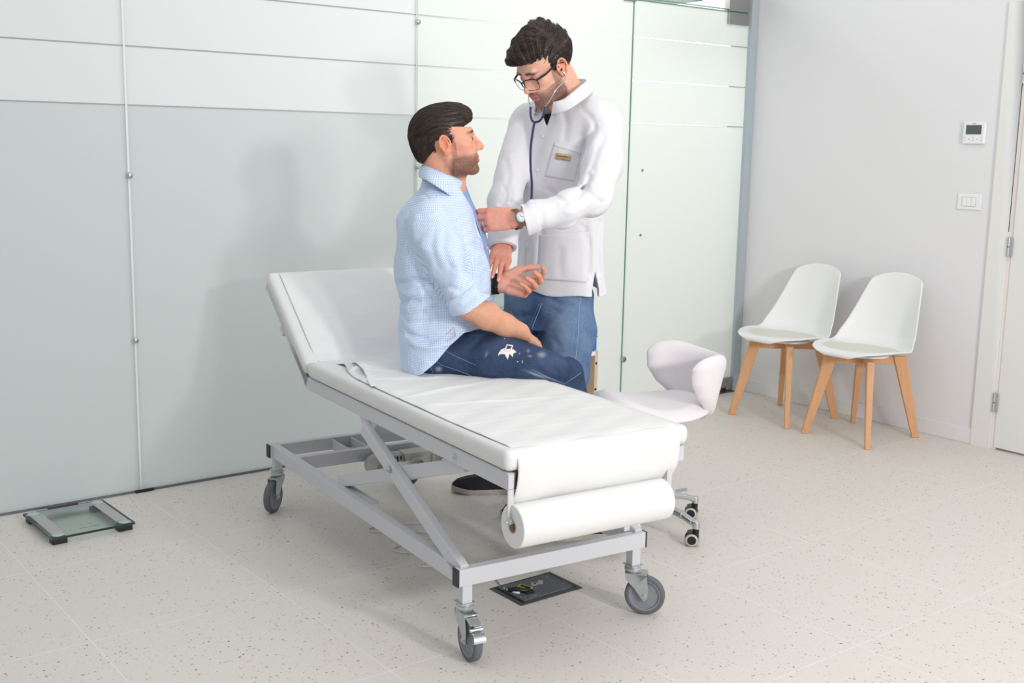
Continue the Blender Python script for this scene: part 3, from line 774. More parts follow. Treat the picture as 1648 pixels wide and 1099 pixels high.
# ================================================================= IMPLICIT SURFACE SCULPTING (numpy)
def surface_nets(d, o, h):
    s = d < 0
    n0, n1, n2 = s.shape
    c = np.zeros((n0-1, n1-1, n2-1), np.int8)
    for a in (0, 1):
        for b in (0, 1):
            for e in (0, 1): c += s[a:n0-1+a, b:n1-1+b, e:n2-1+e]
    act = (c > 0) & (c < 8); del c
    idx = np.argwhere(act)
    vid = np.full(act.shape, -1, np.int32); vid[tuple(idx.T)] = np.arange(len(idx))
    D = {}
    for a in (0, 1):
        for b in (0, 1):
            for e in (0, 1): D[a, b, e] = d[idx[:, 0]+a, idx[:, 1]+b, idx[:, 2]+e]
    acc = np.zeros((len(idx), 3)); cnt = np.zeros(len(idx))
    for ax in range(3):
        for p in (0, 1):
            for q in (0, 1):
                k0 = [p, q]; k0.insert(ax, 0); k1 = [p, q]; k1.insert(ax, 1)
                a, b = D[tuple(k0)], D[tuple(k1)]
                cr = (a < 0) != (b < 0)
                t = np.where(cr, a/np.where(a == b, 1, a-b), 0)
                pos = np.zeros((len(idx), 3)); 
                for i in range(3):
                    pos[:, i] = t if i == ax else k0[i]
                acc += pos*cr[:, None]; cnt += cr
    v = (idx+acc/cnt[:, None])*h+np.array(o)
    quads = []
    for ax in range(3):
        sl0 = [slice(1, -1)]*3; sl1 = [slice(1, -1)]*3
        sl0[ax] = slice(0, -1); sl1[ax] = slice(1, None)
        a, b = s[tuple(sl0)], s[tuple(sl1)]
        for flip, msk in ((False, a & ~b), (True, ~a & b)):
            e = np.argwhere(msk)
            if not len(e): continue
            off = np.ones(3, int); off[ax] = 0; e = e+off
            u, w = (ax+1) % 3, (ax+2) % 3
            U = np.zeros(3, int); U[u] = 1; Wv = np.zeros(3, int); Wv[w] = 1
            q = [vid[tuple((e-U-Wv).T)], vid[tuple((e-Wv).T)], vid[tuple(e.T)], vid[tuple((e-U).T)]]
            q = np.stack(q if not flip else q[::-1], 1)
            quads.append(q)
    return v, np.concatenate(quads)

def dentxz(v, pts, r, depth, yr):
    """soft fold seen from the side: follows a polyline in X-Z over a range of depth"""
    pts = [np.array(p, float) for p in pts]; P2 = [np.array([p[0], 0, p[2]]) for p in pts]
    lo = np.min(P2, 0)-3*r; hi = np.max(P2, 0)+3*r; lo[1], hi[1] = yr
    n_ = len(pts)
    def fn(X, Y, Z):
        d = None
        for i in range(n_-1):
            e = cone_fn(P2[i], P2[i+1], 0, 0, None)(X, 0*Y, Z); d = e if d is None else np.minimum(d, e)
        ends = np.minimum(np.sqrt((X-P2[0][0])**2+(Z-P2[0][2])**2), np.sqrt((X-P2[-1][0])**2+(Z-P2[-1][2])**2))
        w = smoothstep(0, 2.2*r, ends+.15*r)
        return depth*np.exp(-(d/r)**2)*w
    return v.op(lo, hi, fn, 0, 'disp', 0)
def ridged(X, Y, Z, f, seed, sh=.25):
    w = wob(X, Y, Z, f, seed, 4); return np.sqrt(w*w+sh*sh)-.6
class Vol:
    def __init__(s, lo, hi, h):
        s.o = np.array(lo, float); s.h = h
        n = np.ceil((np.array(hi)-s.o)/h).astype(int)+1
        s.d = np.full(n, 1.0, np.float32); s.n = n
    def region(s, lo, hi):
        a = np.clip(np.floor((np.array(lo)-s.o)/s.h).astype(int), 0, s.n); b = np.clip(np.ceil((np.array(hi)-s.o)/s.h).astype(int)+1, 0, s.n)
        if (b <= a).any(): return None
        sl = tuple(slice(i, j) for i, j in zip(a, b))
        X = (s.o[0]+s.h*np.arange(a[0], b[0])).astype(np.float32)[:, None, None]
        Y = (s.o[1]+s.h*np.arange(a[1], b[1])).astype(np.float32)[None, :, None]
        Z = (s.o[2]+s.h*np.arange(a[2], b[2])).astype(np.float32)[None, None, :]
        return sl, X, Y, Z
    def op(s, lo, hi, fn, k=0.0, mode='add', pad=None):
        pad = (k+2.5*s.h) if pad is None else pad
        r = s.region(np.array(lo)-pad, np.array(hi)+pad)
        if r is None: return s
        sl, X, Y, Z = r; D = s.d[sl]; v = np.broadcast_to(fn(X, Y, Z), D.shape)
        if mode == 'add':
            if k > 0:
                hh = np.clip(.5+.5*(D-v)/k, 0, 1); out = D*(1-hh)+v*hh-k*hh*(1-hh)
                # outside the padded area nothing changes; keep far field monotone
            else: out = np.minimum(D, v)
        elif mode == 'sub':
            if k > 0:
                hh = np.clip(.5-.5*(D+v)/k, 0, 1); out = D*(1-hh)-v*hh+k*hh*(1-hh)
            else: out = np.maximum(D, -v)
        elif mode == 'and':
            out = np.maximum(D, v)
        elif mode == 'disp': out = D+v
        s.d[sl] = out
        return s
    def cone(s, a, b, ra, rb=None, k=0.0, mode='add', flat=None, pad=None):
        a = np.array(a, float); b = np.array(b, float); rb = ra if rb is None else rb; R = max(ra, rb)
        lo = np.minimum(a, b)-R*1.6; hi = np.maximum(a, b)+R*1.6
        return s.op(lo, hi, cone_fn(a, b, ra, rb, flat), k, mode, pad)
    def chain(s, pts, rs, k=0.0, kk=None, mode='add', flat=None):
        if not hasattr(rs, '__len__'): rs = [rs]*len(pts)
        for i in range(len(pts)-1):
            s.cone(pts[i], pts[i+1], rs[i], rs[i+1], k if (i == 0 or kk is None) else kk, mode, flat)
        return s
    def ell(s, c, r, R=None, k=0.0, mode='add'):
        c = np.array(c, float); r = np.array(r if hasattr(r, '__len__') else (r, r, r), float); m = max(r)*1.05
        return s.op(c-m, c+m, ell_fn(c, r, R), k, mode)
    def dent(s, pts, r, depth):
        """soft groove (depth>0) or ridge (depth<0) along a polyline"""
        pts = [np.array(p, float) for p in pts]; lo = np.min(pts, 0)-3*r; hi = np.max(pts, 0)+3*r
        def fn(X, Y, Z):
            d = None
            for i in range(len(pts)-1):
                e = cone_fn(pts[i], pts[i+1], 0, 0, None)(X, Y, Z); d = e if d is None else np.minimum(d, e)
            return depth*np.exp(-(d/r)**2)
        return s.op(lo, hi, fn, 0, 'disp', 0)
    def mesh(s):
        d = s.d
        # make sure the surface closes inside the grid
        for ax in range(3):
            sl = [slice(None)]*3; sl[ax] = 0; d[tuple(sl)] = np.maximum(d[tuple(sl)], s.h); sl[ax] = 1; d[tuple(sl)] = np.maximum(d[tuple(sl)], s.h*.2)
            sl[ax] = -1; d[tuple(sl)] = np.maximum(d[tuple(sl)], s.h); sl[ax] = -2; d[tuple(sl)] = np.maximum(d[tuple(sl)], s.h*.2)
        return surface_nets(d, s.o, s.h)
def cone_fn(a, b, ra, rb, flat=None):
    a = np.array(a, float); b = np.array(b, float); ab = b-a; L2 = max(float(ab@ab), 1e-12)
    def fn(X, Y, Z):
        qx, qy, qz = X-a[0], Y-a[1], Z-a[2]
        t = np.clip((qx*ab[0]+qy*ab[1]+qz*ab[2])/L2, 0, 1)
        px, py, pz = qx-t*ab[0], qy-t*ab[1], qz-t*ab[2]
        if flat is not None:
            n, fac = flat; n = np.array(n, float); n = n/np.linalg.norm(n)
            dn = px*n[0]+py*n[1]+pz*n[2]; g = dn*(1/fac-1)
            px, py, pz = px+g*n[0], py+g*n[1], pz+g*n[2]
            return (np.sqrt(px*px+py*py+pz*pz)-(ra+(rb-ra)*t))*min(1, .5+fac*.5)
        return np.sqrt(px*px+py*py+pz*pz)-(ra+(rb-ra)*t)
    return fn
def ell_fn(c, r, R=None):
    def fn(X, Y, Z):
        x, y, z = X-c[0], Y-c[1], Z-c[2]
        if R is not None:
            x, y, z = (R[0][0]*x+R[1][0]*y+R[2][0]*z, R[0][1]*x+R[1][1]*y+R[2][1]*z, R[0][2]*x+R[1][2]*y+R[2][2]*z)
        k0 = np.sqrt((x/r[0])**2+(y/r[1])**2+(z/r[2])**2)
        k1 = np.sqrt((x/r[0]**2)**2+(y/r[1]**2)**2+(z/r[2]**2)**2)
        return k0*(k0-1)/np.maximum(k1, 1e-6)
    return fn
def plane_fn(p, n):
    """negative on the side n points away from"""
    n = np.array(n, float); n /= np.linalg.norm(n); p = np.array(p, float)
    return lambda X, Y, Z: (X-p[0])*n[0]+(Y-p[1])*n[1]+(Z-p[2])*n[2]
def column_fn(st, ang=0.0, pw=2.0):
    """upright body of stations (z, cx, cy, ra, rb): ra along the facing direction ang, rb across"""
    st = sorted(st); z = np.array([q[0] for q in st])
    ca, sa = math.cos(ang), math.sin(ang)
    A_ = np.array([q[1:] for q in st])
    zz = np.linspace(z[0], z[-1], 200)
    cols = []
    for i in range(4):
        c = np.interp(zz, z, A_[:, i]); ker = np.hanning(23); ker /= ker.sum(); c = np.convolve(np.pad(c, 11, mode='edge'), ker, 'valid'); cols.append(c)
    def fn(X, Y, Z):
        cx, cy, ra, rb = [np.interp(Z.ravel(), zz, c).astype(np.float32).reshape(Z.shape) for c in cols]
        x, y = X-cx, Y-cy; a, b = x*ca+y*sa, -x*sa+y*ca
        q = (np.abs(a/ra)**pw+np.abs(b/rb)**pw)**(1/pw)
        d = (q-1)*np.minimum(ra, rb)
        e = np.maximum(z[0]-Z, Z-z[-1])
        return np.maximum(d, e)
    lo = [min(A_[:, 0]-np.max(A_[:, 2:])), min(A_[:, 1]-np.max(A_[:, 2:])), z[0]]; hi = [max(A_[:, 0]+np.max(A_[:, 2:])), max(A_[:, 1]+np.max(A_[:, 2:])), z[-1]]
    return fn, lo, hi
def wob(X, Y, Z, f, seed, n=7):
    r = np.random.RandomState(seed); o = 0
    for i in range(n):
        k = r.normal(size=3); k *= f/np.linalg.norm(k)*(.6+.8*r.rand())
        o = o+np.sin(k[0]*X+k[1]*Y+k[2]*Z+r.rand()*6.28)
    return o/math.sqrt(n)
def vol_obj(name, vol, m, parent, colfn=None, label=None, uvfn=None):
    v, q = vol.mesh()
    me = bpy.data.meshes.new(name)
    me.vertices.add(len(v)); me.vertices.foreach_set('co', v.astype(np.float32).ravel())
    me.loops.add(q.size); me.loops.foreach_set('vertex_index', q.astype(np.int32).ravel())
    me.polygons.add(len(q)); me.polygons.foreach_set('loop_start', np.arange(0, q.size, 4, dtype=np.int32)); 
    me.polygons.foreach_set('use_smooth', np.ones(len(q), bool))
    me.update(calc_edges=True); me.validate()
    if colfn is not None:
        a = me.attributes.new('tint', 'FLOAT_COLOR', 'POINT'); a.data.foreach_set('color', colfn(v).astype(np.float32).ravel())
    if uvfn is not None:
        a = me.attributes.new('weave', 'FLOAT_VECTOR', 'POINT'); a.data.foreach_set('vector', uvfn(v).astype(np.float32).ravel())
    for x in (m if isinstance(m, (list, tuple)) else [m]): me.materials.append(x)
    o = bpy.data.objects.new(name, me); COL.objects.link(o)
    if parent: o.parent = parent
    if label: o['label'] = label
    o['_bvh'] = 0; del o['_bvh']
    BV[o.name] = (v, q)
    return o
BV = {}

# ================================================================= DOCTOR'S STOOL
st = thing('rolling_stool', (2.93, -1.50, 0), 0, 'white padded swivel stool with a curved wing backrest, behind the couch', 'stool')
M_leath = mat('white_leatherette', (233, 228, 230), .5, spec=.35, bump=.02, bscale=150)
# facing direction of the stool (sitter looks this way)
sd = math.radians(161)
v = Vol((-.34, -.34, .34), (.38, .34, .62), .005)
cs, sn = math.cos(sd), math.sin(sd)
def seat_fn(X, Y, Z):
    X = X+cs*.030; Y = Y+sn*.030
    a = X*cs+Y*sn; b = -X*sn+Y*cs                     # a forward, b left
    r = np.sqrt((a/.232)**2+(b/.215)**2)
    top = .500+.040*smoothstep(.02, .20, a)+.018*smoothstep(.0, .2, -a)-.35*b*b*(1-.6*smoothstep(-.1, .15, a))-.030*smoothstep(.7, 1.05, r)
    bot = .435+.5*b*b*0+.03*smoothstep(.6, 1., r)+.035*smoothstep(.02, .2, a)-.25*b*b
    d1 = (r-1)*.2; d2 = Z-top; d3 = bot-Z
    kk = .03
    m1 = np.maximum(d2, d3); hh = np.clip(.5-.5*(d1-m1)/kk, 0, 1)
    return (m1*hh+d1*(1-hh)+kk*hh*(1-hh))*.9
v.op((-.32, -.32, .34), (.36, .32, .60), seat_fn)
vol_obj('seat', v, M_leath, st)
v = Vol((-.30, -.36, .36), (.42, .34, .78), .004)
def back_fn(X, Y, Z):
    bx, by = -cs, -sn                                 # direction to the back
    tilt = (Z-.46)*.16
    x0, y0 = X-bx*(.070+tilt), Y-by*(.070+tilt)
    a = x0*bx+y0*by; b = -x0*by+y0*bx
    r = np.sqrt(a*a+b*b); th = np.arctan2(b, a)
    R_ = .182+.06*(Z-.55)
    zc = .575+.0*th; 
    zz = (Z-zc)/.14
    half = np.interp(zz.ravel(), [-1.25, -1, -.7, -.3, .1, .5, .8, 1, 1.2], [.35, .55, 1.0, 1.42, 1.66, 1.72, 1.62, 1.40, 1.1]).astype(np.float32).reshape(zz.shape)
    top = .708-.022*np.cos(th*1.6)*(np.abs(th) < .98)
    e1 = (np.abs(th)-half)*R_*.75
    e2 = Z-top; e3 = .405-Z
    sh = np.abs(r-R_)-.025
    kk = .05
    o_ = sh
    for e in (e1+.014, e2+.012, e3):
        hh = np.clip(.5-.5*(e-o_)/kk, 0, 1); o_ = o_*hh+e*(1-hh)+kk*hh*(1-hh)
    return o_*.8
v.op((-.30, -.36, .36), (.42, .34, .78), back_fn)
vol_obj('backrest', v, M_leath, st)
m = MB(); m.cyl((0, 0, .13), (0, 0, .30), .028, n=24); m.cyl((0, 0, .29), (0, 0, .44), .016, n=20); m.cyl((0, 0, .42), (0, 0, .436), .07, n=24)
obj('gas_lift', m, M_chrome, st, smooth=True, auto=40)
m = MB(); m.bar((0, 0, .425), (-cs*.165, -sn*.165, .425), .06, .010); m.bar((-cs*.16, -sn*.16, .422), (-cs*.185, -sn*.185, .47), .05, .010)
obj('back_bracket', m, M_blk, st, bevel=.002)
hubm = MB(); hubm.cyl((0, 0, .085), (0, 0, .14), .038, n=24)
hb = obj('hub', hubm, M_chrome, st, bevel=.004)
M_castor_rim = mat('castor_rim', (196, 194, 176), .5)
base_a = math.radians(-82)
for k in range(5):
    a = base_a+k*2*PI/5; d = Vector((math.cos(a), math.sin(a), 0))
    m = MB(); pts = [d*.03+Vector((0, 0, .115)), d*.12+Vector((0, 0, .115)), d*.20+Vector((0, 0, .100)), d*.245+Vector((0, 0, .085)), d*.262+Vector((0, 0, .080))]
    for i in range(len(pts)-1):
        m.bar(pts[i], pts[i+1]+(pts[i+1]-pts[i]).normalized()*.004, .034-.003*i, .020)
    m.cyl(d*.262+Vector((0, 0, .062)), d*.262+Vector((0, 0, .092)), .014, n=18)
    obj('star_arm', m, M_chrome, st, bevel=.005, seg=3)
    wa = a+[2.2, .9, 1.3, 2.0, .4][k]; ax = Vector((math.cos(wa), math.sin(wa), 0)); tr = Vector((-ax.y, ax.x, 0)); c = d*.262+tr*.014+Vector((0, 0, .025))
    m = MB()
    for s_ in (-1, 1):
        m.lathe([(0, s_*.005), (.022, s_*.005), (.0245, s_*.008), (.0245, s_*.019), (.021, s_*.0225), (.0, s_*.0225)], c, ax, 24)
    m.cyl(d*.262+Vector((0, 0, .045)), d*.262+Vector((0, 0, .064)), .012, n=16)
    m.grid(lambda u_, w_: c+ax*(w_-.5)*.046+tr*(-.028*math.cos(u_*2.4-.2))+Vector((0, 0, .028*math.sin(u_*2.4-.2))), 10, 3)
    ca = obj('castor', m, M_blk, st, smooth=True, auto=40)
    m = MB()
    for s_ in (-1, 1):
        m.lathe([(.0165, s_*.0235), (.0225, s_*.0225), (.0250, s_*.018), (.0225, s_*.0215), (.0165, s_*.0225)], c, ax, 24)
    obj('castor_ring', m, M_castor_rim, ca, smooth=True)
# ================================================================= PEOPLE: shared tools
RH = np.array([cyw, syw, 0.]); FH = np.array([-syw, cyw, 0.])
_r2, _u2, _f = np.array(rt2), np.array(up2), np.array(fwd)
def pdir(px, py):
    d = _f+_r2*(px-824)/F_PX-_u2*(py-549.5)/F_PX
    return np.array([d@RH, d@FH, d[2]])
def pc(px, py, Y):
    """point measured in the photograph on the vertical plane at depth Y (room frame turned to the camera's heading)"""
    d = pdir(px, py); t = Y/d[1]; return np.array([d[0]*t, Y, CAM_H+d[2]*t])
def place(o, org):
    w = RH*org[0]+FH*org[1]; o.location = (w[0], w[1]+CAM_Y, org[2]); o.rotation_euler = (0, 0, YAW)
def nrm(v): v = np.array(v, float); return v/np.linalg.norm(v)
def cast(name, org, px, py):
    """first hit of the sight line through a photo point on a finished mesh -> local point, normal"""
    if name not in BVT:
        v, q = BV[name]; BVT[name] = BVHTree.FromPolygons(v.tolist(), q.tolist())
    d = pdir(px, py); d = d/np.linalg.norm(d); o = np.array([0, 0, CAM_H])-np.array(org)
    h = BVT[name].ray_cast(Vector(o), Vector(d))
    return (np.array(h[0]), np.array(h[1])) if h[0] is not None else (None, None)
BVT = {}

def skin_mat(name):
    m = bpy.data.materials.new(name); m.use_nodes = True; nt = m.node_tree; b = nt.nodes['Principled BSDF']
    a = N(nt, 'ShaderNodeAttribute'); a.attribute_name = 'tint'
    tc = N(nt, 'ShaderNodeTexCoord')
    n = N(nt, 'ShaderNodeTexNoise'); n.inputs['Scale'].default_value = 70; n.inputs['Detail'].default_value = 4; nt.links.new(tc.outputs['Object'], n.inputs['Vector'])
    v = mathn(nt, 'MULTIPLY_ADD', n.outputs['Fac'], .26, .87)
    c1 = N(nt, 'ShaderNodeVectorMath', operation='SCALE'); nt.links.new(a.outputs['Color'], c1.inputs[0]); nt.links.new(v, c1.inputs['Scale'])
    # stubble: fine dark flecks where alpha says so
    s = N(nt, 'ShaderNodeTexNoise'); s.inputs['Scale'].default_value = 520; s.inputs['Detail'].default_value = 2; nt.links.new(tc.outputs['Object'], s.inputs['Vector'])
    f = mathn(nt, 'MULTIPLY', mathn(nt, 'MULTIPLY_ADD', s.outputs['Fac'], 1.6, .1), a.outputs['Alpha'])
    fc = N(nt, 'ShaderNodeClamp'); nt.links.new(f, fc.inputs[0])
    col = mixc(nt, fc.outputs[0], c1.outputs[0], lin((74, 52, 44)))
    nt.links.new(col, b.inputs['Base Color'])
    b.inputs['Roughness'].default_value = .5; b.inputs['Specular IOR Level'].default_value = .35
    b.inputs['Subsurface Weight'].default_value = .12; b.inputs['Subsurface Radius'].default_value = (.012, .004, .002); b.inputs['Subsurface Scale'].default_value = 1
    n2 = N(nt, 'ShaderNodeTexNoise'); n2.inputs['Scale'].default_value = 260; n2.inputs['Detail'].default_value = 5; nt.links.new(tc.outputs['Object'], n2.inputs['Vector'])
    bp = N(nt, 'ShaderNodeBump'); bp.inputs['Strength'].default_value = .25; bp.inputs['Distance'].default_value = .0015
    nt.links.new(n2.outputs['Fac'], bp.inputs['Height']); nt.links.new(bp.outputs['Normal'], b.inputs['Normal'])
    return m
M_skin = skin_mat('skin')
M_eyew = mat('eye_white', (196, 188, 182), .25); M_iris = mat('iris_brown', (70, 48, 36), .2); 
M_hair = mat('dark_brown_hair', (54, 42, 36), .42, spec=.5, var=.35, vscale=90)
M_hair2 = mat('brown_hair_strand', (88, 69, 58), .38, spec=.5)

class Head:
    def __init__(s, c, yaw, pitch, roll, sc):
        """yaw: heading of the face in the local frame (0 = +X), pitch up positive, roll to the left shoulder positive"""
        f = np.array([math.cos(yaw)*math.cos(pitch), math.sin(yaw)*math.cos(pitch), math.sin(pitch)])
        l = np.array([-math.sin(yaw), math.cos(yaw), 0]); u = np.cross(f, l)
        l2 = l*math.cos(roll)-u*math.sin(roll); u2 = l*math.sin(roll)+u*math.cos(roll)
        s.c = np.array(c); s.s = sc; s.R = np.stack([f, l2, u2], 1)
    def p(s, x, y, z): return s.c+s.s*(s.R @ np.array([x, y, z]))
    def loc(s, V): return (V-s.c) @ s.R/s.s
    def cone(s, v, a, b, ra, rb, k, mode='add', flat=None):
        if flat: flat = (s.R @ np.array(flat[0], float), flat[1])
        v.cone(s.p(*a), s.p(*b), ra*s.s, rb*s.s, k*s.s, mode, flat)
    def ell(s, v, c, r, k, mode='add', R=None):
        v.ell(s.p(*c), [q*s.s for q in r], s.R if R is None else s.R @ R, k*s.s, mode)
    def chain(s, v, pts, rs, k, kk=None, mode='add'):
        v.chain([s.p(*q) for q in pts], [q*s.s for q in rs], k*s.s, None if kk is None else kk*s.s, mode)
def sculpt_head(v, H, nose=1.0, jaw=1.0, openeye=False):
    e = H.ell; c = H.cone
    e(v, (-.018, 0, .035), (.092, .076, .084), .0)
    e(v, (.030, 0, .045), (.058, .064, .060), .03)
    e(v, (.040, 0, -.030), (.050, .055, .066), .03)
    e(v, (.030, 0, -.070), (.052, .046*jaw, .036), .03)
    for sg in (-1, 1):
        c(v, (-.004, sg*.056*jaw, -.040), (.014, sg*.052*jaw, -.076), .017, .016, .025)
        c(v, (.014, sg*.052*jaw, -.076), (.070, sg*.020, -.102), .016, .015, .02)
        e(v, (.058, sg*.040, -.018), (.022, .020, .018), .02)
        e(v, (.066, sg*.026, -.060), (.022, .020, .024), .02)
    e(v, (.080, 0, -.100), (.016, .020, .015), .018)
    c(v, (.080, -.036, .022), (.080, .036, .022), .0115, .0115, .016)
    for sg in (-1, 1): e(v, (.092, sg*.032, .001), (.017, .017, .0125), .012, 'sub')
    for sg in (-1, 1):
        e(v, (.0735, sg*.0315, .0005), (.0150, .0158, .0142), .004)
        if openeye: e(v, (.0895, sg*.0310, -.0006), (.0120, .0105, .0042), .002, 'sub')
    # nose
    H.chain(v, [(.086, 0, .016), (.094, 0, .000), (.103*nose, 0, -.018), (.110*nose, 0, -.030)], [.0075, .0072, .0085, .0100], .010, .006)
    e(v, (.098, 0, -.026), (.016, .014, .012), .010)
    for sg in (-1, 1):
        e(v, (.098, sg*.0125, -.034), (.0095, .0070, .0075), .005)
        e(v, (.100, sg*.0070, -.0425), (.0045, .0032, .003), .002, 'sub')
    # muzzle and mouth
    e(v, (.082, 0, -.062), (.016, .026, .020), .014)
    H.chain(v, [(.080, -.024, -.0645), (.093, -.012, -.0590), (.0965, 0, -.0580), (.093, .012, -.0590), (.080, .024, -.0645)], [.0025, .0050, .0055, .0050, .0025], .005, .003)
    H.chain(v, [(.081, -.021, -.0670), (.0925, -.010, -.0715), (.0945, 0, -.0722), (.0925, .010, -.0715), (.081, .021, -.0670)], [.0028, .0055, .0062, .0055, .0028], .005, .003)
    H.chain(v, [(.084, -.025, -.0650), (.0975, -.010, -.0650), (.1005, 0, -.0650), (.0975, .010, -.0650), (.084, .025, -.0650)], [.0012, .0016, .0016, .0016, .0012], .003, .001, mode='sub')
    H.chain(v, [(.096, 0, -.0500), (.0985, 0, -.0555)], [.002, .0025], .005, mode='sub')
    # ears
    for sg in (-1, 1):
        out = Matrix.Rotation(sg*.35, 3, 'Z') @ Matrix.Rotation(-.18, 3, 'Y'); out = np.array(out)
        e(v, (-.010, sg*.077, -.008), (.0185, .0065, .031), .006, R=out)
        e(v, (-.006, sg*.083, -.004), (.0095, .0055, .016), .004, 'sub', R=out)
        ring = [(-.004+.0175*math.cos(a)*(1 if math.sin(a) > -.3 else .7)-.004*math.sin(a), sg*(.0835+.006*(-math.cos(a))), -.008+.030*math.sin(a)) for a in np.linspace(-1.1, 3.9, 15)]
        H.chain(v, ring, [.0034]*15, .004, .001)
        e(v, (-.004, sg*.079, -.034), (.0075, .005, .009), .005)
        e(v, (.006, sg*.078, -.010), (.005, .005, .006), .005)
def eyes(H, parent, open_=1.0, gaze=(0, 0)):
    for sg, nm in ((1, 'eye'), (-1, 'eye')):
        m = MB(); c = H.p(.0735, sg*.0315, .0005)
        R3 = Matrix(H.R.tolist())
        m.sphere(c, .0146*H.s, 18, 14, R3)
        o = obj(nm, m, M_eyew, parent, smooth=True)
        m2 = MB(); g = nrm(H.R @ np.array([1, gaze[0], gaze[1]]))
        m2.lathe([(0, .0154), (.0030, .0153), (.0072, .0137), (.0074, .0125)], c, g*H.s if False else g, 18)
        obj('iris', m2, M_iris, o, smooth=True)
def face_tint(V, H, base, lips, stub, brow=(60, 44, 38), brow_pitch=0.0, lidopen=True, stubble_top=-.030, side=0.25):
    """linear RGB + stubble alpha for the head vertices"""
    L = H.loc(V); x, y, z = L.T; ay = np.abs(y)
    C = np.tile(np.array(lin(base)), (len(V), 1)); A = np.zeros(len(V))
    near = (np.linalg.norm(L, axis=1) < .17)
    def mixin(w, col): 
        nonlocal C
        w = (w*near)[:, None]; C = C*(1-w)+np.array(lin(col))*w
    red = tuple(int(q) for q in np.array(base)*np.array([1.02, .86, .82]))
    mixin(.55*np.exp(-((x-.062)/.02)**2-((ay-.042)/.02)**2-((z+.020)/.018)**2), red)
    mixin(.55*np.exp(-((x-.108)/.014)**2-(y/.014)**2-((z+.030)/.014)**2), red)
    mixin(.60*(ay > .074)*(x < .02)*(z < .03)*(z > -.045), red)
    lm = np.exp(-(np.maximum(0, np.abs(z+.0645)-.0075)/.0022)**2)*smoothstep(.078, .086, x)*(1-smoothstep(.021, .026, ay))
    mixin(lm, lips)
    mixin(.7*np.exp(-((z+.0650)/.0014)**2)*smoothstep(.080, .088, x)*(1-smoothstep(.021, .025, ay)), tuple(int(q*.6) for q in lips))
    zb = .0245+.10*(ay-.018)*(ay < .035)-.22*np.maximum(0, ay-.035)
    bm = np.exp(-((z-zb)/.0048)**4)*smoothstep(.008, .013, ay)*(1-smoothstep(.046, .054, ay))*(x > .045)
    mixin(.92*bm, brow)
    # lash line
    mixin(.85*np.exp(-((z-.0046)/.0018)**2)*(x > .074)*smoothstep(.016, .020, ay)*(1-smoothstep(.042, .047, ay)), (62, 44, 38))
    # stubble
    st_ = smoothstep(stubble_top+.012, stubble_top-.012, z+.32*np.maximum(0, .055-x)*0-.30*(.075-x)*(x < .075)*.55)
    cheek = 1-np.exp(-((x-.070)/.022)**2-((ay-.040)/.020)**2-((z+.030)/.026)**2)
    mous = np.exp(-((z+.0505)/.0060)**2)*(ay < .030)*(x > .078)
    chinm = smoothstep(-.072, -.080, z)
    jawm = smoothstep(-.036, -.060, z)*cheek
    sb = (x < .030)*(x > -.012)*smoothstep(.01, -.01, z)*.7
    A = np.clip(np.maximum.reduce([jawm, mous, chinm, sb]), 0, 1)*(1-lm)*(x > -.012)*near*smoothstep(-.134, -.112, z)*smoothstep(-.012, .008, x+(z+.10)*(-.2))*stub
    # bare soul patch edges
    A = A*(1-.6*np.exp(-((z+.040)/.010)**2-((ay-.03)/.012)**2))
    return C, A

def sculpt_hand(v, W_, d, n, left, curls, splay=None, s=1.0, thumb=None, palm_l=.092, tint=None, k=.006):
    """W_ wrist, d along the palm, n out of the palm; curls: four lists of three angles, index first. Returns joints."""
    d = nrm(d); n = np.array(n, float); n = nrm(n-d*(n@d)); sd_ = np.cross(d, n)*(-1 if left else 1)
    W_ = np.array(W_, float); P = lambda a, b, c: W_+s*(d*a+sd_*b+n*c)
    roots = [(.092, .031, .0), (.096, .0095, -.003), (.091, -.0115, -.002), (.082, -.030, .002)]
    mcp = [P(*r) for r in roots]
    # palm: slabs from the wrist to every knuckle
    for i, r in enumerate(roots):
        v.cone(P(.008, r[1]*.55, 0), mcp[i], .0150*s, .0125*s, .012, 'add', (n, .95))
    v.cone(P(.0, -.010, 0), P(.0, .012, 0), .0185*s, .0185*s, .012)
    v.cone(P(.030, -.026, .004), P(.070, -.028, .004), .0125*s, .012*s, .010)
    v.cone(P(.022, .020, .007), P(.062, .030, .004), .0165*s, .012*s, .012)
    lens = [(.043, .026, .021), (.047, .030, .022), (.043, .028, .022), (.034, .021, .019)]
    rad = [(.0102, .0092, .0084, .0074), (.0105, .0095, .0086, .0076), (.0100, .0090, .0082, .0072), (.0090, .0080, .0072, .0064)]
    splay = splay or (.10, .02, -.06, -.14)
    J = []
    for i in range(4):
        dd = nrm(d*math.cos(splay[i])+sd_*math.sin(splay[i])); a = 0; p = mcp[i]; js = [p]
        for j in range(3):
            a += curls[i][j]
            q = p+s*lens[i][j]*(dd*math.cos(a)+n*math.sin(a))
            v.cone(p, q, rad[i][j]*s, rad[i][j+1]*s, .0035 if j else k)
            p = q; js.append(p)
        J.append(js)
    if thumb is None: thumb = [(.022, .026, .010), (.052, .050, .018), (.080, .062, .022), (.103, .066, .022)]
    tp = [P(*t) for t in thumb]
    v.chain(tp, [.0165*s, .0120*s, .0105*s, .0085*s], .010, .004)
    # web between the thumb and the palm
    v.cone(P(.04, .020, .004), (tp[1]+P(.05, .03, .004))/2, .013*s, .009*s, .012)
    J.append(tp)
    return J
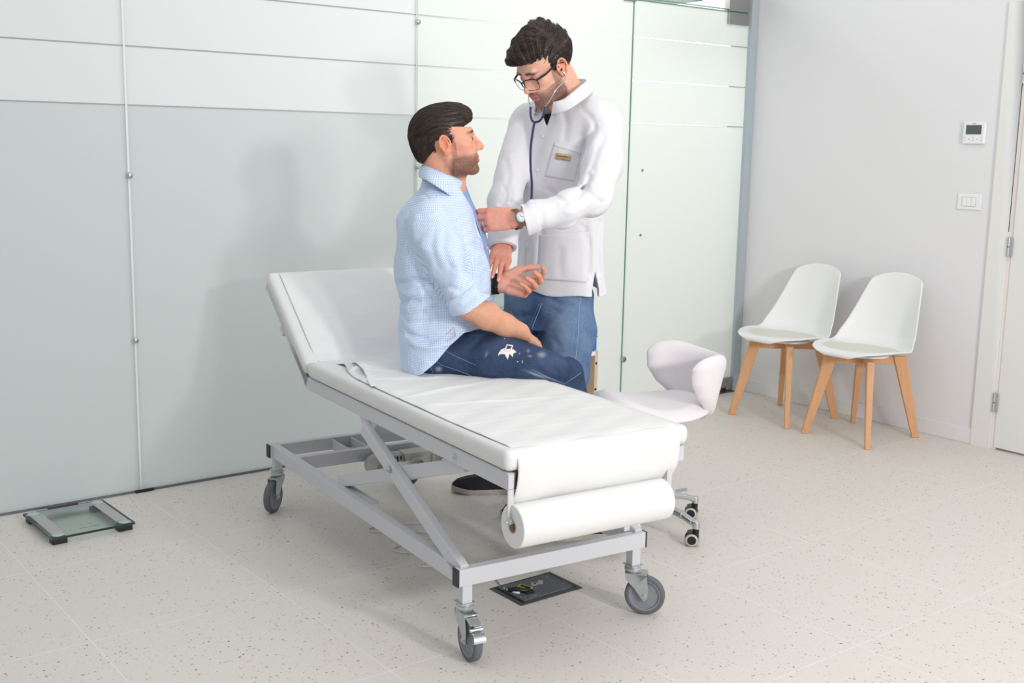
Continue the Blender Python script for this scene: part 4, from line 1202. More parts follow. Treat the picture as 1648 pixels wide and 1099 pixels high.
def hand_tint(V, J, C, base):
    red = np.array(lin(tuple(int(q) for q in np.array(base)*np.array([1.03, .84, .80]))))
    pale = np.array(lin(tuple(min(255, int(q)) for q in np.array(base)*np.array([1.08, 1.0, .98]))))
    for js in J:
        for t, (pnt, r) in enumerate(zip(js, (.014, .011, .009, .010))):
            w = .55*np.exp(-(np.linalg.norm(V-pnt, axis=1)/r)**2)[:, None]; C[:] = C*(1-w)+red*w
    return C
def make_nails(J, n_dirs, parent, s=1.0, which=(0, 1, 2, 3)):
    mt = MATS.get('nail') or mat('nail', (232, 190, 178), .25)
    for i in which:
        js = J[i]; a, b = js[-2], js[-1]; d = nrm(b-a); n = np.array(n_dirs[i], float); n = nrm(n-d*(n@d)); sd_ = np.cross(d, n)
        c = b-d*.001*s+n*.0058*s; m = MB()
        R3 = Matrix(np.stack([d, sd_, n], 1).tolist()); m.sphere(c, (.0068*s, .0052*s, .0022*s), 12, 8, R3)
        obj('fingernail', m, mt, parent, smooth=True)

def hair_object(name, vol, parent, H, comb, n_str, seed, seglen=.0045, steps=9, rad=.0006, lift=.0012, region=None, mats=None):
    """sculpted hair volume plus combed strands in one mesh; comb(L) gives the combing direction in head coordinates"""
    v, q = vol.mesh(); bvh = BVHTree.FromPolygons(v.tolist(), q.tolist())
    rs = np.random.RandomState(seed); m = MB(); m.v = [tuple(p) for p in v]; m.f = [tuple(int(i) for i in f) for f in q]; m.mi = [0]*len(m.f)
    pick = rs.permutation(len(v))
    cnt = 0
    for i in pick:
        L = H.loc(v[i:i+1])[0]
        if region and not region(L): continue
        p = Vector(v[i]); pts = []; wgl = rs.normal(size=3)*.12
        for t in range(steps):
            h = bvh.find_nearest(p)
            if h[0] is None: break
            nn = h[1]; L = H.loc(np.array([h[0]]))[0]
            cd = comb(L)+wgl; cd = Vector(H.R @ cd); cd = cd-nn*cd.dot(nn)
            if cd.length < 1e-6: break
            cd.normalize()
            e = t/(steps-1); pts.append(h[0]+nn*(lift*(.15+.85*math.sin(e*PI*.8))+.0002))
            p = h[0]+cd*seglen*(.8+.4*rs.rand())
        if len(pts) > 4:
            m.tube(pts, [rad*(1-.75*(t/(len(pts)-1))**2) for t in range(len(pts))], 3, False, mi=1 if rs.rand() < .35 else 0)
            cnt += 1
        if cnt >= n_str: break
    me = bpy.data.meshes.new(name); me.from_pydata(m.v, [], m.f)
    for x in (mats or (M_hair, M_hair2)): me.materials.append(x)
    me.polygons.foreach_set('material_index', m.mi); me.polygons.foreach_set('use_smooth', [True]*len(m.f))
    o = bpy.data.objects.new(name, me); COL.objects.link(o); o.parent = parent
    return o

def decal_quad(name, tgt, org, quad, nu_, nv_, m, parent, off=.0012, th=.0010, label=None, smooth=True):
    """thin panel laid on a garment between four photo points"""
    mb = MB(); q = np.array(quad, float); pts = []
    for i in range(nu_):
        for j in range(nv_):
            a, b = i/(nu_-1), j/(nv_-1)
            p = (q[0]*(1-a)+q[1]*a)*(1-b)+(q[3]*(1-a)+q[2]*a)*b
            h, nn = cast(tgt, org, p[0], p[1]); pts.append((h, nn))
    vs = [h+nn*off if h is not None else None for h, nn in pts]
    ok = [x is not None for x in vs]; vs = [x if x is not None else np.zeros(3) for x in vs]
    fs = []
    for i in range(nu_-1):
        for j in range(nv_-1):
            f = (i*nv_+j, (i+1)*nv_+j, (i+1)*nv_+j+1, i*nv_+j+1)
            if all(ok[k] for k in f) and max(np.linalg.norm(vs[f[k]]-vs[f[k-1]]) for k in range(4)) < .06: fs.append(f)
    mb.add(vs, fs)
    return obj(name, mb, m, parent, smooth=smooth, solid=th, label=label)
def seam(name, tgt, org, pts, r, m, parent, off=.0, label=None, step=4):
    mb = MB(); P_ = []
    for i in range(len(pts)-1):
        a, b = np.array(pts[i], float), np.array(pts[i+1], float); n = max(1, int(np.linalg.norm(b-a)/step))
        for t in range(n): P_.append(a+(b-a)*t/n)
    P_.append(np.array(pts[-1], float)); out = []
    for p in P_:
        h, nn = cast(tgt, org, p[0], p[1])
        if h is not None: out.append(h+nn*off)
    if len(out) > 1: mb.tube(out, r, 6)
    return obj(name, mb, m, parent, smooth=True, label=label)
# ================================================================= THE SEATED MAN
YP = 3.93
OP = pc(700, 590, YP); OP[2] = 0.0
man = thing('person', (0, 0, 0), 0, 'seated dark-haired man in a light blue checked shirt and dark jeans on the couch', 'person')
place(man, OP)
def q(px, py, Y=YP): return pc(px, py, Y)-OP
TAN = (214, 160, 128)
v = Vol((-.22, -.34, .0), (.60, .34, 1.50), .0025)
v = Vol(q(630, 300, 3.7)-np.array([.0, 0, 0])*0+np.array([-.02, -.05, -9])*0, (0, 0, 0), .01) if False else Vol((-.20, -.36, .06), (.585, .26, 1.49), .0025)
HP = Head(q(718, 229, 3.93), math.radians(4), math.radians(9), 0, 1.035)
sculpt_head(v, HP, 1.02, 1.04, True)
# neck
v.cone(HP.p(-.030, 0, -.045), q(708, 312), .057, .056, .02)
v.cone(HP.p(.000, 0, -.060), q(716, 306), .048, .055, .025)
v.cone(HP.p(.012, .0, -.085), q(730, 300), .030, .04, .03)
# trunk (under the shirt)
fn, lo, hi = column_fn([(q(0, 318)[2], q(704, 0)[0], 0, .05, .08), (q(0, 345)[2], q(702, 0)[0], 0, .085, .145), (q(0, 400)[2], q(708, 0)[0], 0, .108, .145), (q(0, 470)[2], q(708, 0)[0], 0, .108, .14), (q(0, 540)[2], q(708, 0)[0], 0, .095, .14), (q(0, 590)[2], q(708, 0)[0], 0, .07, .13)])
v.op(lo, hi, fn, .03)
# right arm (nearest the camera) resting on the thigh
sh, el, wr = q(694, 356, 3.76), q(752, 494, 3.70), q(838, 533, 3.83)
v.cone(sh, el, .040, .036, .03)
v.chain([el, q(783, 508, 3.74), q(812, 523, 3.785), wr], [.038, .0445, .037, .0295], .012, .02, flat=None)
d_h = nrm(q(868, 556, 3.93)-wr)
J1 = sculpt_hand(v, wr+d_h*.012, d_h, (-.15, .45, -.9), False, [(.25, .3, .2), (.25, .3, .2), (.3, .35, .2), (.35, .4, .2)], s=1.02, thumb=[(.022, .020, .010), (.055, .038, .020), (.080, .040, .03), (.100, .035, .04)])
# left arm reaching forward, palm turned up
sh2, el2, wr2 = q(706, 352, 4.10), q(742, 470, 4.14), q(797, 457, 4.02)
v.cone(sh2, el2, .048, .042, .03); v.chain([el2, q(768, 466, 4.08), wr2], [.044, .040, .030], .02, .02)
J2 = sculpt_hand(v, q(806, 456, 4.01), (1, -.12, -.10), (.10, -.80, .62), True,
                 [(.55, .75, .45), (.80, .95, .5), (.95, 1.05, .5), (1.10, 1.05, .5)], s=1.10, palm_l=.09,
                 thumb=[(.020, .026, .010), (.045, .052, .012), (.078, .068, .006), (.108, .080, .002)], splay=(.12, .0, -.10, -.2))
# pelvis and legs (inside the jeans)
v.cone(q(706, 567, 3.86), q(706, 567, 4.0), .062, .062, .03)
for (hx, kn, an) in ((q(696, 562, 3.84), q(898, 606, 3.80), q(884, 800, 3.86)), (q(696, 562, 4.03), q(880, 606, 3.97), q(870, 790, 4.0))):
    v.cone(hx, kn, .068, .050, .03); v.cone(kn, an, .046, .034, .03)
def tintP(V):
    C, A = face_tint(V, HP, (228, 166, 140), (206, 122, 110), .88)
    arm = (V[:, 2] < q(0, 330)[2]); C[arm] = np.array(lin((216, 160, 130)))
    farm = (V[:, 1] > .03) & (V[:, 0] > q(785, 0)[0]) & (V[:, 2] > q(0, 500)[2]) & arm
    C[farm] = np.array(lin((222, 164, 146)))
    hand_tint(V, J2, C, (226, 160, 140)); hand_tint(V, J1, C, (222, 160, 130))
    return np.concatenate([C, A[:, None]], 1)
bodyP = vol_obj('body', v, M_skin, man, tintP)
eyes(HP, man, gaze=(-.1, -.05))
del v
# --- eyelids are part of the sculpt; upper lid fold as thin skin line is left to the tint
# --- hair
hv_ = Vol(HP.p(0, 0, 0)-.17, HP.p(0, 0, 0)+.17, .0022)
HP.ell(hv_, (-.020, 0, .036), (.0985, .080, .0885), 0)
HP.ell(hv_, (.034, 0, .066), (.058, .060, .056), .02)
HP.ell(hv_, (.066, -.010, .080), (.030, .044, .024), .02)       # swept-up front
HP.ell(hv_, (.0, 0, .088), (.070, .056, .030), .02)
HP.ell(hv_, (-.080, 0, .0), (.034, .058, .060), .02)
def hl(X, Y, Z):
    L = [(HP.R[0, j]*(X-HP.c[0])+HP.R[1, j]*(Y-HP.c[1])+HP.R[2, j]*(Z-HP.c[2]))/HP.s for j in range(3)]
    x, y, z = L
    lim = np.interp(z.ravel(), [-.08, -.045, -.035, -.020, -.006, .006, .020, .032, .045, .058, .066, .080], [-.075, -.050, -.030, -.026, .020, .027, .034, .044, .064, .090, .112, .150]).astype(np.float32).reshape(z.shape)
    ear = .034-np.sqrt((x+.006)**2+(z+.008)**2*1.0); ear = np.where(x > -.006, -1, ear)
    a = x-lim+.25*np.maximum(0, .05-np.abs(y))*0
    b = -.068-z+.35*(x+.09)
    return np.maximum.reduce([a, b, np.where(z < .012, ear, -1)])
hv_.op(HP.p(0, 0, 0)-.17, HP.p(0, 0, 0)+.17, hl, 0, 'and', 0)
def groove(X, Y, Z):
    L = [(HP.R[0, j]*(X-HP.c[0])+HP.R[1, j]*(Y-HP.c[1])+HP.R[2, j]*(Z-HP.c[2]))/HP.s for j in range(3)]
    x, y, z = L; ph = np.arctan2(y, z-.0)*.085+x*.18*np.sign(y+1e-6)
    return .0011*(np.sin(ph*520+2*np.sin(x*38))+.6*np.sin(ph*880+3*np.sin(x*27+1)))*smoothstep(-.01, .05, z+.0)
hv_.op(HP.p(0, 0, 0)-.16, HP.p(0, 0, 0)+.16, groove, 0, 'disp', 0)
def comb1(L):
    x, y, z = L
    if z > .03: return np.array([-1, 0, .15 if x > .05 else -.35*max(0, -x/.08)])
    return np.array([-.75 if x > -.05 else -.25, 0, -.75])
hair_object('hair', hv_, man, HP, comb1, 2300, 5, .005, 10, .00062, .0022, region=lambda L: L[2] > -.03)
hm = MB()
for k in range(7):   # stray strands lifting off the crown at the back
    a = HP.p(-.105+.004*k, -.02-.006*k, .055+.006*(k % 3)); b = HP.p(-.122+.003*k, -.03-.006*k, .040); c = HP.p(-.124+.003*k, -.035-.006*k, .012-.004*k)
    hm.tube([a, b, c], [.0009, .0008, .0003], 4)
obj('stray_hair', hm, M_hair, man, smooth=True)
del hv_

# ---------------------------------------------------------------- shirt
def shirt_mat():
    m = bpy.data.materials.new('blue_check_shirt'); m.use_nodes = True; nt = m.node_tree; b = nt.nodes['Principled BSDF']
    a = N(nt, 'ShaderNodeAttribute'); a.attribute_name = 'weave'
    s = N(nt, 'ShaderNodeSeparateXYZ'); nt.links.new(a.outputs['Vector'], s.inputs[0])
    def stripe(o): return mathn(nt, 'LESS_THAN', mathn(nt, 'FRACT', mathn(nt, 'DIVIDE', o, .0052)), .42)
    f = mathn(nt, 'ADD', mathn(nt, 'MULTIPLY', stripe(s.outputs[0]), .5), mathn(nt, 'MULTIPLY', stripe(s.outputs[1]), .5))
    col = mixc(nt, f, lin((234, 241, 250)), lin((146, 180, 228)))
    col = mixc(nt, s.outputs[2], col, lin((120, 152, 206)))
    nt.links.new(col, b.inputs['Base Color']); b.inputs['Roughness'].default_value = .8; b.inputs['Specular IOR Level'].default_value = .15
    tc = N(nt, 'ShaderNodeTexCoord'); n = N(nt, 'ShaderNodeTexNoise'); n.inputs['Scale'].default_value = 26; n.inputs['Detail'].default_value = 4; nt.links.new(tc.outputs['Object'], n.inputs['Vector'])
    bp = N(nt, 'ShaderNodeBump'); bp.inputs['Strength'].default_value = .5; bp.inputs['Distance'].default_value = .006
    nt.links.new(n.outputs['Fac'], bp.inputs['Height']); nt.links.new(bp.outputs['Normal'], b.inputs['Normal'])
    return m
M_shirt = shirt_mat()
v = Vol((-.20, -.36, .60), (.40, .27, 1.40), .003)
st_px = [(286, 680, 741, .058), (296, 676, 745, .075), (306, 670, 747, .095), (320, 656, 753, .120), (335, 645, 760, .150), (360, 639, 770, .168), (400, 636, 783, .172), (430, 637, 787, .170), (460, 639, 788, .170), (500, 642, 784, .172), (540, 644, 778, .190), (575, 648, 760, .204), (600, 655, 740, .206)]
st3 = []
for (py, l, r, hw_) in st_px:
    a, b = q(l, py), q(r, py); st3.append((a[2], (a[0]+b[0])/2, .0, (b[0]-a[0])/2, hw_))
fn, lo, hi = column_fn(st3, 0, 2.25)
v.op(lo, hi, fn, 0)
# shoulders and sleeves
SH, EL = q(694, 360, 3.775), q(750, 488, 3.705)
v.cone(q(708, 322, 3.86), SH, .050, .066, .05)
v.cone(q(708, 322, 4.0), q(706, 356, 4.08), .050, .066, .05)
v2 = Vol(v.o, v.o+(v.n-1)*v.h, v.h)
v2.chain([SH, q(722, 425, 3.735), EL], [.071, .066, .0595], 0, .02)
v2.cone(EL, q(776, 506, 3.735), .0595, .062, .02)
# cut the sleeve at the rolled cuff
cA, cB = q(724, 516, 3.70), q(788, 474, 3.72); cn = nrm(np.array([cB[2]-cA[2], 0, -(cB[0]-cA[0])])); 
if cn[2] > 0: cn = -cn
v2.op(v2.o, v2.o+(v2.n-1)*v2.h, plane_fn(cA, cn), 0, 'and', 0)
v2.chain([q(770, 501, 3.72), q(806, 524, 3.775)], [.047, .050], .004, mode='sub')
# cuff band: slightly proud
cdir = -cn
def cuff(X, Y, Z):
    t = (X-cA[0])*cn[0]+(Y-cA[1])*cn[1]+(Z-cA[2])*cn[2]
    return np.where((t > -.058) & (t < .004), -.0035, 0.0).astype(np.float32)+np.exp(-((t+.058)/.003)**2)*.0022
v2.op(np.minimum(cA, cB)-.09, np.maximum(cA, cB)+.09, cuff, 0, 'disp', 0)
# left sleeve
v3 = [q(706, 356, 4.09), q(738, 466, 4.13), q(768, 468, 4.08)]
v2.chain(v3, [.068, .060, .058], .0, .02)
# folds on the near sleeve
for pts, r_, dp in (([(668, 352), (690, 345), (716, 352)], .009, .004), ([(676, 372), (668, 400), (680, 430)], .010, .004), ([(716, 360), (712, 400), (728, 440)], .010, .0035), ([(700, 356), (694, 396), (706, 440)], .010, .0035),
                    ([(752, 400), (746, 430), (752, 456)], .010, .0045), ([(700, 470), (722, 462), (750, 470)], .009, .005), ([(715, 486), (736, 478), (764, 452)], .009, .005), ([(720, 500), (745, 492), (772, 468)], .008, .004)):
    P3 = []
    for (px, py) in pts:
        P3.append(q(px, py, 3.655+.02*abs(px-715)/50))
    dentxz(v2, P3, r_*1.1, dp*1.3, (-.36, -.155))
v2.op(v2.o, v2.o+(v2.n-1)*v2.h, lambda X, Y, Z: .0050*ridged(X*1.1, Y, Z*.8, 42, 51, .12)+.0050*ridged(X*.9, Y, Z*1.1, 24, 55, .2), 0, 'disp', 0)
r_ = v2.d; hh = np.clip(.5+.5*(v.d-r_)/.016, 0, 1); v.d[:] = v.d*(1-hh)+r_*hh-.016*hh*(1-hh)
# crease between the sleeve and the back of the shirt
v.op(v.o, v.o+(v.n-1)*v.h, lambda X, Y, Z: .0, 0, 'disp', 0)
# cloth folds of the trunk
Yn = 3.775
for pts, r_, dp in (([(641, 455), (665, 448), (700, 452)], .010, .008), ([(643, 470), (668, 470), (690, 462)], .009, -.006), ([(642, 486), (660, 480), (680, 484)], .008, .007), ([(650, 530), (690, 548), (735, 535)], .012, .007), ([(655, 545), (690, 560), (740, 548)], .010, -.005), ([(648, 512), (680, 520), (720, 506)], .012, .005),
                    ([(762, 350), (768, 380), (762, 408)], .010, .006), ([(756, 392), (772, 398), (784, 400)], .008, .006), ([(770, 420), (778, 440), (776, 470)], .010, .005), ([(668, 300), (690, 318), (718, 330)], .006, .003),
                    ([(652, 350), (656, 390), (664, 420)], .012, .005), ([(665, 420), (682, 465), (705, 500)], .009, .006), ([(660, 340), (652, 370), (655, 410)], .01, -.004), ([(640, 500), (660, 506), (700, 498)], .010, .004)):
    P3 = []
    for (px, py) in pts:
        # surface depth of the near side of the trunk at this place
        l = np.interp(py, [s_[0] for s_ in st_px], [s_[1] for s_ in st_px]); r = np.interp(py, [s_[0] for s_ in st_px], [s_[2] for s_ in st_px]); w_ = np.interp(py, [s_[0] for s_ in st_px], [s_[3] for s_ in st_px])
        t = (px-(l+r)/2)/((r-l)/2); P3.append(q(px, py, YP-w_*math.sqrt(max(0.02, 1-min(1, abs(t))**2))))
    dentxz(v, P3, r_*1.0, dp*1.25, (-.30, -.02))
v.op(v.o, v.o+(v.n-1)*v.h, lambda X, Y, Z: .0060*ridged(X, Y*1.2, Z*.9, 36, 11, .12)+.0085*ridged(X*.9, Y, Z*1.1, 21, 15, .2)+.0012*wob(X, Y, Z*.6, 90, 12), 0, 'disp', 0)
# hem
def hem(X, Y, Z):
    hx = [q(a, b)[0] for a, b in ((640, 0), (662, 0), (690, 0), (712, 0), (735, 0), (756, 0), (800, 0))]
    hz = [q(700, b)[2] for b in (592, 596, 584, 566, 540, 523, 520)]
    e = np.interp(X.ravel(), hx, hz).astype(np.float32).reshape(X.shape)+.018*smoothstep(.05, .2, -Y)*0+.012*np.sin(X*40)*0
    inner = -1
    return (e-Z)*.8
v.op(v.o, v.o+(v.n-1)*v.h, hem, 0, 'and', 0)
# hollow at the neck
v.cone(q(711, 314), q(714, 268), .052, .060, .005, 'sub'); 
v.chain([q(728, 318, 3.93), q(748, 300, 3.93)], [.030, .046], .008, mode='sub')
C0x = q(708, 0)[0]
def uvP(V):
    out = np.zeros((len(V), 3)); x, y, z = V.T
    th = np.arctan2(-y, x-C0x); out[:, 0] = th*.165; out[:, 1] = z
    # sleeve frame
    a = EL-SH; L = np.linalg.norm(a); a = a/L; r = V-SH; t = r@a; rad = r-np.outer(t, a); dist = np.linalg.norm(rad, axis=1)
    u1 = nrm(np.cross(a, [0, 1, 0])); u2 = np.cross(a, u1); ang = np.arctan2(rad@u2, rad@u1)
    b = q(776, 506, 3.735)-EL; r2 = V-EL; inS = ((t > -.01) & (t < L+.08) & (dist < .088) & (y < -.125+.0)) 
    inS = inS | ((np.linalg.norm(np.cross(V-EL, nrm(b)), axis=1) < .075) & ((V-EL)@nrm(b) > -.03) & (y < -.10))
    out[inS, 0] = ang[inS]*.066; out[inS, 1] = t[inS]
    return out
shirt = vol_obj('shirt', v, M_shirt, man, uvfn=uvP)
del v, v2
# collar
top_ = [(745, 291, 3.905), (738, 287, 3.885), (726, 282, 3.862), (712, 277, 3.852), (697, 271, 3.860), (685, 266.5, 3.885), (679, 265, 3.93)]
bot_ = [(730, 318, 3.845), (726, 316, 3.822), (714, 307, 3.795), (700, 298, 3.790), (688, 291.5, 3.815), (678, 287, 3.865), (674, 285, 3.93)]
T3 = [q(*p) for p in top_]; B3 = [q(*p) for p in bot_]
mir = lambda p: np.array([p[0], -p[1], p[2]])
T3 = T3+[mir(p) for p in T3[-2::-1]]; B3 = B3+[mir(p) for p in B3[-2::-1]]
def crv(P_, t):
    s_ = t*(len(P_)-1); i = min(int(s_), len(P_)-2); f_ = s_-i; p0, p1, p2, p3 = P_[max(i-1, 0)], P_[i], P_[i+1], P_[min(i+2, len(P_)-1)]
    return .5*((2*p1)+(p2-p0)*f_+(2*p0-5*p1+4*p2-p3)*f_*f_+(-p0+3*p1-3*p2+p3)*f_**3)
def colp(a, b):
    t, bo = crv(T3, a), crv(B3, a); c = np.array([q(712, 0)[0], 0, 0]); o_ = (t+bo)/2-c; o_[2] = 0; o_ = nrm(o_)
    if b < .25:                                   # stand inside the fold
        return t-o_*.006+np.array([0, 0, -.030])*(1-b/.25)
    k_ = (b-.25)/.75; return t*(1-k_)+bo*k_+o_*.006*math.sin(k_*PI)
m = MB(); m.grid(colp, 90, 13)
colr = obj('collar', m, M_shirt, shirt, smooth=True, solid=.0018)
def add_weave(o, fn):
    me = o.data; n = len(me.vertices); V = np.zeros(n*3); me.vertices.foreach_get('co', V); V = V.reshape(-1, 3)
    a = me.attributes.new('weave', 'FLOAT_VECTOR', 'POINT'); a.data.foreach_set('vector', fn(V).astype(np.float32).ravel())
add_weave(colr, lambda V: np.stack([np.arctan2(V[:, 1], V[:, 0]-q(712, 0)[0])*.075, V[:, 2], 0*V[:, 0]], 1))
# darker inner placket along the open front
def pl(a, b):
    pts_ = [(747, 292, 3.93), (752, 306, 3.93), (760, 326, 3.935), (770, 346, 3.94), (779, 368, 3.94), (785, 390, 3.94), (788, 420, 3.94), (788.5, 450, 3.94), (786, 480, 3.94)]
    s_ = b*(len(pts_)-1); i = min(int(s_), len(pts_)-2); t = s_-i
    p = q(*(np.array(pts_[i])*(1-t)+np.array(pts_[i+1])*t)); w_ = .020*(1-.3*abs(b-.4))
    return p+np.array([(-.016+.016*a), (a-.35)*.05, .0])
m = MB(); m.grid(pl, 6, 40); o = obj('placket', m, M_shirt, shirt, smooth=True, solid=.002, label='darker blue inner placket')
add_weave(o, lambda V: np.stack([V[:, 1], V[:, 2], .75+0*V[:, 0]], 1))
M_btn = mat('peach_button', (226, 160, 140), .4)
for (px, py, Y) in ((745.5, 304, 3.915), (749, 322, 3.90), (784.5, 399, 3.915)):
    m = MB(); m.lathe([(0, .002), (.0045, .002), (.0052, .0)], q(px, py, Y), (.5, -.8, .2), 14); obj('button', m, M_btn, shirt, smooth=True)
seam('hem_stitch', shirt.name, OP, [(718, 538), (730, 527), (733, 541), (718, 549)], .0007, mat('red_thread', (214, 130, 140), .7), shirt, .0008)

# ---------------------------------------------------------------- jeans
def denim(name, dark, light, grain=.5):
    m = bpy.data.materials.new(name); m.use_nodes = True; nt = m.node_tree; b = nt.nodes['Principled BSDF']
    a = N(nt, 'ShaderNodeAttribute'); a.attribute_name = 'tint'
    tc = N(nt, 'ShaderNodeTexCoord'); mp = N(nt, 'ShaderNodeMapping'); mp.inputs['Scale'].default_value = (1, 1, .35); mp.inputs['Rotation'].default_value = (0, .3, 0); nt.links.new(tc.outputs['Object'], mp.inputs['Vector'])
    n = N(nt, 'ShaderNodeTexNoise'); n.inputs['Scale'].default_value = 420; n.inputs['Detail'].default_value = 3; nt.links.new(mp.outputs[0], n.inputs['Vector'])
    n2 = N(nt, 'ShaderNodeTexNoise'); n2.inputs['Scale'].default_value = 16; n2.inputs['Detail'].default_value = 6; nt.links.new(tc.outputs['Object'], n2.inputs['Vector'])
    f = mathn(nt, 'ADD', mathn(nt, 'MULTIPLY', n.outputs['Fac'], grain), mathn(nt, 'MULTIPLY', n2.outputs['Fac'], 1-grain))
    s = N(nt, 'ShaderNodeSeparateColor'); nt.links.new(a.outputs['Color'], s.inputs[0])
    f = mathn(nt, 'ADD', mathn(nt, 'MULTIPLY_ADD', f, 1.5, -.45), s.outputs[0])
    cl = N(nt, 'ShaderNodeClamp'); nt.links.new(f, cl.inputs[0])
    col = mixc(nt, cl.outputs[0], lin(dark), lin(light))
    col = mixc(nt, s.outputs[1], col, lin((206, 214, 220)))
    nt.links.new(col, b.inputs['Base Color']); b.inputs['Roughness'].default_value = .85; b.inputs['Specular IOR Level'].default_value = .1
    n3 = N(nt, 'ShaderNodeTexNoise'); n3.inputs['Scale'].default_value = 40; n3.inputs['Detail'].default_value = 4; nt.links.new(tc.outputs['Object'], n3.inputs['Vector'])
    bp = N(nt, 'ShaderNodeBump'); bp.inputs['Strength'].default_value = .5; bp.inputs['Distance'].default_value = .005
    nt.links.new(n3.outputs['Fac'], bp.inputs['Height']); nt.links.new(bp.outputs['Normal'], b.inputs['Normal'])
    return m
M_den1 = denim('dark_denim', (42, 54, 78), (82, 100, 134))
v = Vol((-.20, -.30, .06), (.60, .27, .92), .0035)
H1, K1 = q(706, 568, 3.85), q(893, 607, 3.785)
H2, K2 = q(704, 566, 4.03), q(872, 600, 3.965)
v.cone(q(702, 570, 3.86), q(702, 570, 4.0), .084, .084, 0)
v.cone(q(712, 552, 3.87), q(712, 552, 3.99), .075, .075, .04)
v.cone(q(735, 552, 3.87), q(805, 570, 3.85), .070, .070, .03)
v.chain([H1, q(800, 577, 3.80), K1], [.082, .084, .068], .05, .03)
v.chain([q(850, 588, 3.785), q(905, 607, 3.785), q(912, 640, 3.79), q(905, 700, 3.81), q(897, 800, 3.86)], [.066, .067, .066, .064, .058], .03, .03)
v.chain([H2, K2, q(866, 640, 3.98), q(868, 790, 4.02)], [.092, .064, .062, .056], .04, .03)
for pts, r_, dp in (([(745, 575), (775, 548), (800, 540)], .010, .005), ([(748, 590), (790, 570), (830, 545)], .010, .004), ([(720, 560), (745, 545), (760, 528)], .010, .005), ([(900, 560), (915, 590), (905, 620)], .009, .005), ([(885, 585), (900, 605), (892, 625)], .009, .004), ([(860, 575), (885, 600), (925, 610)], .008, -.003), ([(820, 600), (850, 590), (880, 600)], .009, .004)):
    dentxz(v, [q(a, b, 3.725) for a, b in pts], r_*1.1, dp*1.3, (-.3, -.07))
v.op(v.o, v.o+(v.n-1)*v.h, lambda X, Y, Z: .0018*wob(X, Y, Z, 55, 21)+.001*wob(X*.6, Y, Z, 120, 22), 0, 'disp', 0)
v.op(v.o, v.o+(v.n-1)*v.h, lambda X, Y, Z: (Z-(np.interp(X.ravel(), [q(a, 0)[0] for a in (660, 690, 712, 735, 770)], [q(700, b)[2] for b in (580, 566, 538, 492, 440)]).astype(np.float32).reshape(X.shape)))*.7, 0, 'and', 0)
# sit flat on the couch
zs = UZ+.062+.004
v.op(v.o, v.o+(v.n-1)*v.h, lambda X, Y, Z: np.where(X < .43, (zs-Z), -1.0), 0, 'and', 0) if False else None
def tintJ(V):
    n = len(V); o = np.zeros((n, 4)); o[:, 3] = 1
    x, y, z = V.T
    # worn lighter ridge along the thigh and knee, whitish rubs
    def blob(px, py, sx, sz, ang=0):
        c = q(px, py, 3.73); dx, dz = x-c[0], z-c[2]; ca, sa = math.cos(ang), math.sin(ang)
        return np.exp(-((dx*ca+dz*sa)/sx)**2-((-dx*sa+dz*ca)/sz)**2)*(y < 0)
    o[:, 0] = .25*blob(890, 580, .06, .05)+.15*blob(780, 565, .1, .05)-.12*blob(735, 555, .05, .04)
    o[:, 1] = .55*blob(705, 597, .009, .008)+.40*blob(872, 572, .012, .007)+.35*blob(862, 601, .03, .0035, -.35)+.3*blob(882, 606, .03, .003, -.35)+.3*blob(783, 570, .010, .003, 1.1)+.3*blob(850, 566, .005, .004)+.35*blob(853, 573, .006, .003)
    return o
jeansP = vol_obj('jeans', v, M_den1, man, tintJ)
del v
M_th = mat('blue_thread', (128, 152, 190), .7); M_white = mat('white_patch', (232, 228, 218), .8); M_rivet = mat('copper_rivet', (200, 120, 80), .35, .8)
jn = jeansP.name
for pts in ([(712, 562), (735, 574), (765, 587)], [(697, 577), (712, 588), (740, 597), (762, 606)], [(690, 585), (694, 592), (697, 601)], [(675, 598), (688, 588), (700, 576)], [(855, 594), (880, 606), (908, 618), (935, 600)]):
    seam('jean_seam', jn, OP, pts, .0008, M_th, jeansP, .0005)
for p in ((715, 560.5), (699, 582.5)):
    h, nn = cast(jn, OP, *p)
    if h is not None: obj('rivet', MB().lathe([(0, .002), (.0035, .0015), (.0042, 0)], h, nn, 12), M_rivet, jeansP, smooth=True)
# torn patch with its white backing
def patch_poly(name, tgt, org, polys, m, parent, off=.0012, label=None, step=2.0):
    mb = MB()
    for poly in polys:
        P_ = np.array(poly, float); lo, hi = P_.min(0), P_.max(0); bm = bmesh.new()
        f = bm.faces.new([bm.verts.new((a, b, 0)) for a, b in P_])
        x = lo[0]+step
        while x < hi[0]:
            bmesh.ops.bisect_plane(bm, geom=bm.verts[:]+bm.edges[:]+bm.faces[:], plane_co=(x, 0, 0), plane_no=(1, 0, 0)); x += step
        y = lo[1]+step
        while y < hi[1]:
            bmesh.ops.bisect_plane(bm, geom=bm.verts[:]+bm.edges[:]+bm.faces[:], plane_co=(0, y, 0), plane_no=(0, 1, 0)); y += step
        bm.verts.index_update(); vs = []; bad = set()
        for i, vv in enumerate(bm.verts):
            h, nn = cast(tgt, org, vv.co.x, vv.co.y)
            if h is None: bad.add(i); vs.append((0, 0, 0))
            else: vs.append(h+nn*off)
        fs = [tuple(w.index for w in ff.verts) for ff in bm.faces if not any(w.index in bad for w in ff.verts)]
        mb.add(vs, fs); bm.free()
    return obj(name, mb, m, parent, smooth=True, solid=.0008, label=label)
patch_poly('patch', jn, OP, [[(806, 563), (812, 560), (815, 562), (822, 561), (827, 563), (831, 567), (826, 569), (825, 575), (820, 569), (817, 579), (812, 570), (805, 570), (801, 573), (803, 567)]], M_white, jeansP, .0012, 'cream torn patch')
